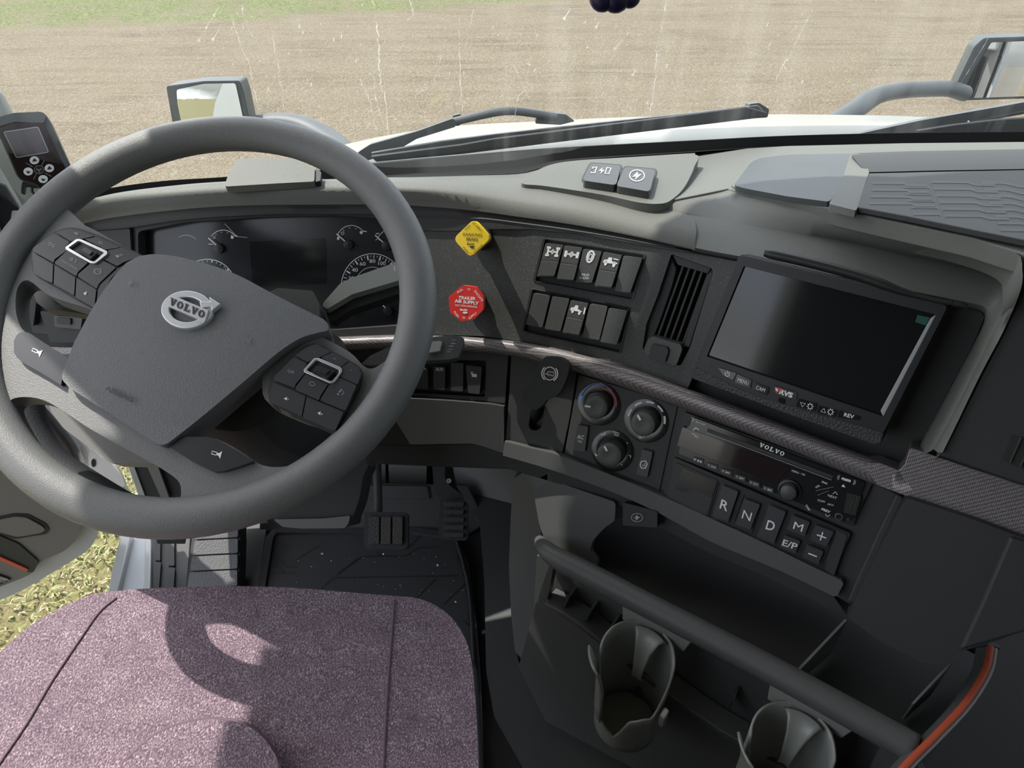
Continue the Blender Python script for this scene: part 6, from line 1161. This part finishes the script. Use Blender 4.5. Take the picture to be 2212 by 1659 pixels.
slab('pedal_frame', rr([(787, 1106), (876, 1106), (881, 1112), (881, 1182), (874, 1187), (792, 1186), (787, 1178)], 5), BP, 0, .02, M['rubber'], bp_, bev=.004, seg=3)
slab('pedal_tray', rr([(796, 1114), (872, 1114), (870, 1178), (795, 1177)], 3), BP, .001, .004, M['black'], bp_, bev=0)
for xa, xb in ((797, 819), (823, 844), (848, 869)): slab('pedal_rib', rr([(xa, 1116), (xb, 1116), (xb-.5, 1175), (xa-.5, 1175)], 3), BP, .006, .008, M['brown'] if xa > 820 else M['blackt'], bp_, bev=.002, seg=3)
tube('pedal_arm', [HP(817, 1110, .905), HP(816, 1060, .94), HP(814, 1000, .965), HP(812, 930, .975)], .0085, M['rubber'], bp_, 10, oval=(.7, 1))
gp_ = thing('accelerator_pedal', 'narrow accelerator pedal with horizontal ribs right of the brake pedal', 'pedal', HP(980, 1120, .88)); AP = Pl(HP(980, 1120, .88), (-.05, -.62, .78))
slab('pedal_frame', rr([(951, 1080), (1004, 1080), (1011, 1090), (1010, 1164), (1004, 1168), (952, 1165), (947, 1158)], 4), AP, 0, .016, M['rubber'], gp_, bev=.003, seg=3)
for k in range(5): y = 1084+k*16.5; slab('pedal_rib', rr([(958, y), (1002, y+1), (1000, y+11), (957, y+10)], 2.5), AP, .006, .008, M['blackt'], gp_, bev=.0018)
AA = AP.off(-.02)
slab('pedal_arm', rr([(932, 985), (962, 985), (960, 1030), (970, 1048), (1000, 1070), (1002, 1090), (955, 1090), (938, 1062)], 6), AA, 0, .02, M['rubber'], gp_, bev=.004)
slab('pedal_bracket', rr([(950, 1000), (975, 1000), (985, 1050), (1000, 1072), (975, 1066), (955, 1040)], 4), AA, -.03, .02, M['body'], gp_, bev=.002)
lathe('pivot_bolt', *AA.hit(970, 1039, .004), [(.0045, 0), (.0045, .003), (.003, .0032), (.0028, .001)], M['ink2'], gp_, 16)
FW = Pl((0, 1.12, 0), (0, -1, .12))
slab('firewall_pad', rr([(786, 1000), (922, 1000), (922, 1047), (785, 1045)], 3), FW, .0, .02, M['light'], con, bev=.004) if False else None
fp = thing('firewall_cover', 'light grey firewall covers glimpsed above the brake pedal', 'cover', FW.hit(850, 1025)[0])
for q in ([(786, 985), (832, 985), (833, 1046), (785, 1045)], [(838, 985), (922, 985), (921, 1048), (841, 1047)], [(1000, 990), (1100, 990), (1094, 1045), (1050, 1042), (1004, 1070)]): slab('cover_panel', rr(q, 4), FW, .004, .02, M['console'] if q[0][0] > 950 else M['doortrim'], fp, bev=.004)
slab('footwell_carpet', [(640, 1040), (1010, 1048), (1050, 1130), (1000, 1165), (900, 1150), (560, 1150), (560, 1060)], Pl(FLOOR.hit(800, 1150)[0], (0, -.80, .60)), 0, .01, M['dashlow'], con, bev=.003)
slab('footwell_fold', [(780, 1048), (925, 1050), (930, 1078), (776, 1076)], Pl(FLOOR.hit(800, 1150)[0], (0, -.80, .60)), .006, .012, M['panel2'], con, bev=.004)
ft = thing('foot_rest', 'stippled rubber foot rest with cross ridges left of the mat', 'foot rest', FLOOR.hit(460, 1220, .05)[0]); FR = Pl(FLOOR.hit(460, 1265, .04)[0], (.03, -.45, .89))
slab('rest_base', rr([(425, 1060), (520, 1055), (520, 1160), (514, 1340), (395, 1345), (410, 1200)], 5), FR, -.004, .04, M['rubber'], ft, bev=.004)
ys = [1060, 1100, 1133, 1163, 1197, 1231, 1268, 1306]
for k in range(7):
    a, b = ys[k], ys[k+1]-3; xl = lambda y: 430-(y-1100)*.155; xr = lambda y: 514-(y-1150)*.02
    slab('tread_pad', rr([(xl(a), a+5), (xr(a), a), (xr(b), b), (xl(b), b+5)], 4), FR, .004, .01, M['foot'], ft, bev=.003, seg=3)
slab('left_trim', [(326, 1060), (420, 1050), (410, 1200), (395, 1400), (322, 1400)], Pl((0, 0, .005), (0, 0, 1)), 0, .02, M['panel2'], bs, bev=.003)
KP = Pl((-.62, .96, .1), (.3, -.85, .4)); slab('kick_panel', [(283, 980), (400, 980), (410, 1120), (400, 1175), (340, 1175)], KP, 0, .01, M['body'], bs, bev=.001); slab('door_seal', [(268, 985), (281, 985), (322, 1095), (334, 1165), (322, 1165), (308, 1100)], KP, .004, .012, M['light'], bs, bev=.002); slab('kick_rib', rr([(308, 985), (333, 985), (366, 1076), (352, 1085)], 4), KP, .010, .012, M['doortrim'], bs, bev=.003)
for q in ([(335, 1150), (347, 1150), (346, 1211), (334, 1209)], [(364, 1150), (376, 1150), (377, 1222), (362, 1222)], [(331, 1214), (348, 1214), (342, 1290), (330, 1290)], [(360, 1225), (378, 1226), (374, 1290), (356, 1290)]): slab('seal_rib', rr(q, 3), Pl((0, 0, .012), (0, 0, 1)), 0, .012, M['dashlow'], bs, bev=.003)
slab('mat_border', [(534, 1060), (590, 1060), (577, 1150), (560, 1266), (540, 1400), (518, 1400), (530, 1200)], Pl((0, 0, .01), (0, 0, 1)), 0, .02, M['console'], tag(thing('floor_trim', 'plain grey floor trim between foot rest and mat', 'trim', FLOOR.hit(548, 1220)[0])), bev=.004)
# ================================================ driver seat
st_ = thing('driver_seat', 'driver seat cushion in purple-grey heather fabric with piped seams', 'seat', (-.30, .15, .40)); SEAT = Pl((0, .3, .490), (0, -.05, 1))
so_ = spl([(201, 1282), (300, 1272), (400, 1268), (520, 1266), (640, 1270), (740, 1278), (850, 1287), (905, 1293), (950, 1313), (985, 1345), (1010, 1392), (1020, 1440), (1028, 1520), (1033, 1659), (1040, 1900), (1044, 2150)], 4)+[(900, 2400), (-500, 2400)]+spl([(-620, 2000), (-420, 1780), (-220, 1600), (-100, 1495), (0, 1408), (67, 1350), (134, 1310)], 4)
def crown(x, y): return .0
slab('cushion', so_, SEAT, 0, .13, M['fabric'], st_, bev=.034, seg=6, smooth=180)
def seam(name, pts, h=.0022, r=.0015): return tube(name, [SEAT.hit(x, y, h)[0] for x, y in spl(pts, 8)], r, M['thread'], st_, 8, smooth=180)
seam('left_piping', [(252, 1291), (215, 1322), (175, 1378), (110, 1475), (60, 1560), (0, 1648), (-60, 1740)], .0005); seam('right_piping', [(852, 1296), (848, 1350), (840, 1450), (833, 1560), (828, 1659), (822, 1760)], .0005)
cpd = spl([(262, 1659), (285, 1632), (330, 1592), (380, 1568), (450, 1554), (520, 1562), (565, 1590), (592, 1625), (602, 1659), (620, 1760), (600, 1900), (250, 1900), (225, 1780)], 4, True)
slab('centre_bolster', cpd, SEAT, .020, .03, M['fabric'], st_, bev=.006, seg=4, smooth=180); tube('bolster_crease', [SEAT.hit(x, y, .0015)[0] for x, y in cpd], .0022, M['thread'], st_, 8, closed=True)  # dark tube drawn round the bolster as its shaded crease
hexa('seat_base', [(-.52, -.2, 0), (-.08, -.2, 0), (-.08, .30, 0), (-.52, .30, 0)], [(-.55, -.25, .355), (-.05, -.25, .355), (-.05, .36, .355), (-.55, .36, .355)], M['rubber'], st_, .02)
slab('side_trim', [(1012, 1400), (1030, 1440), (1038, 1520), (1046, 1700), (1046, 1900), (1040, 2100), (1000, 2100)], SEAT, -.07, .05, M['rubber'], st_, bev=.006)
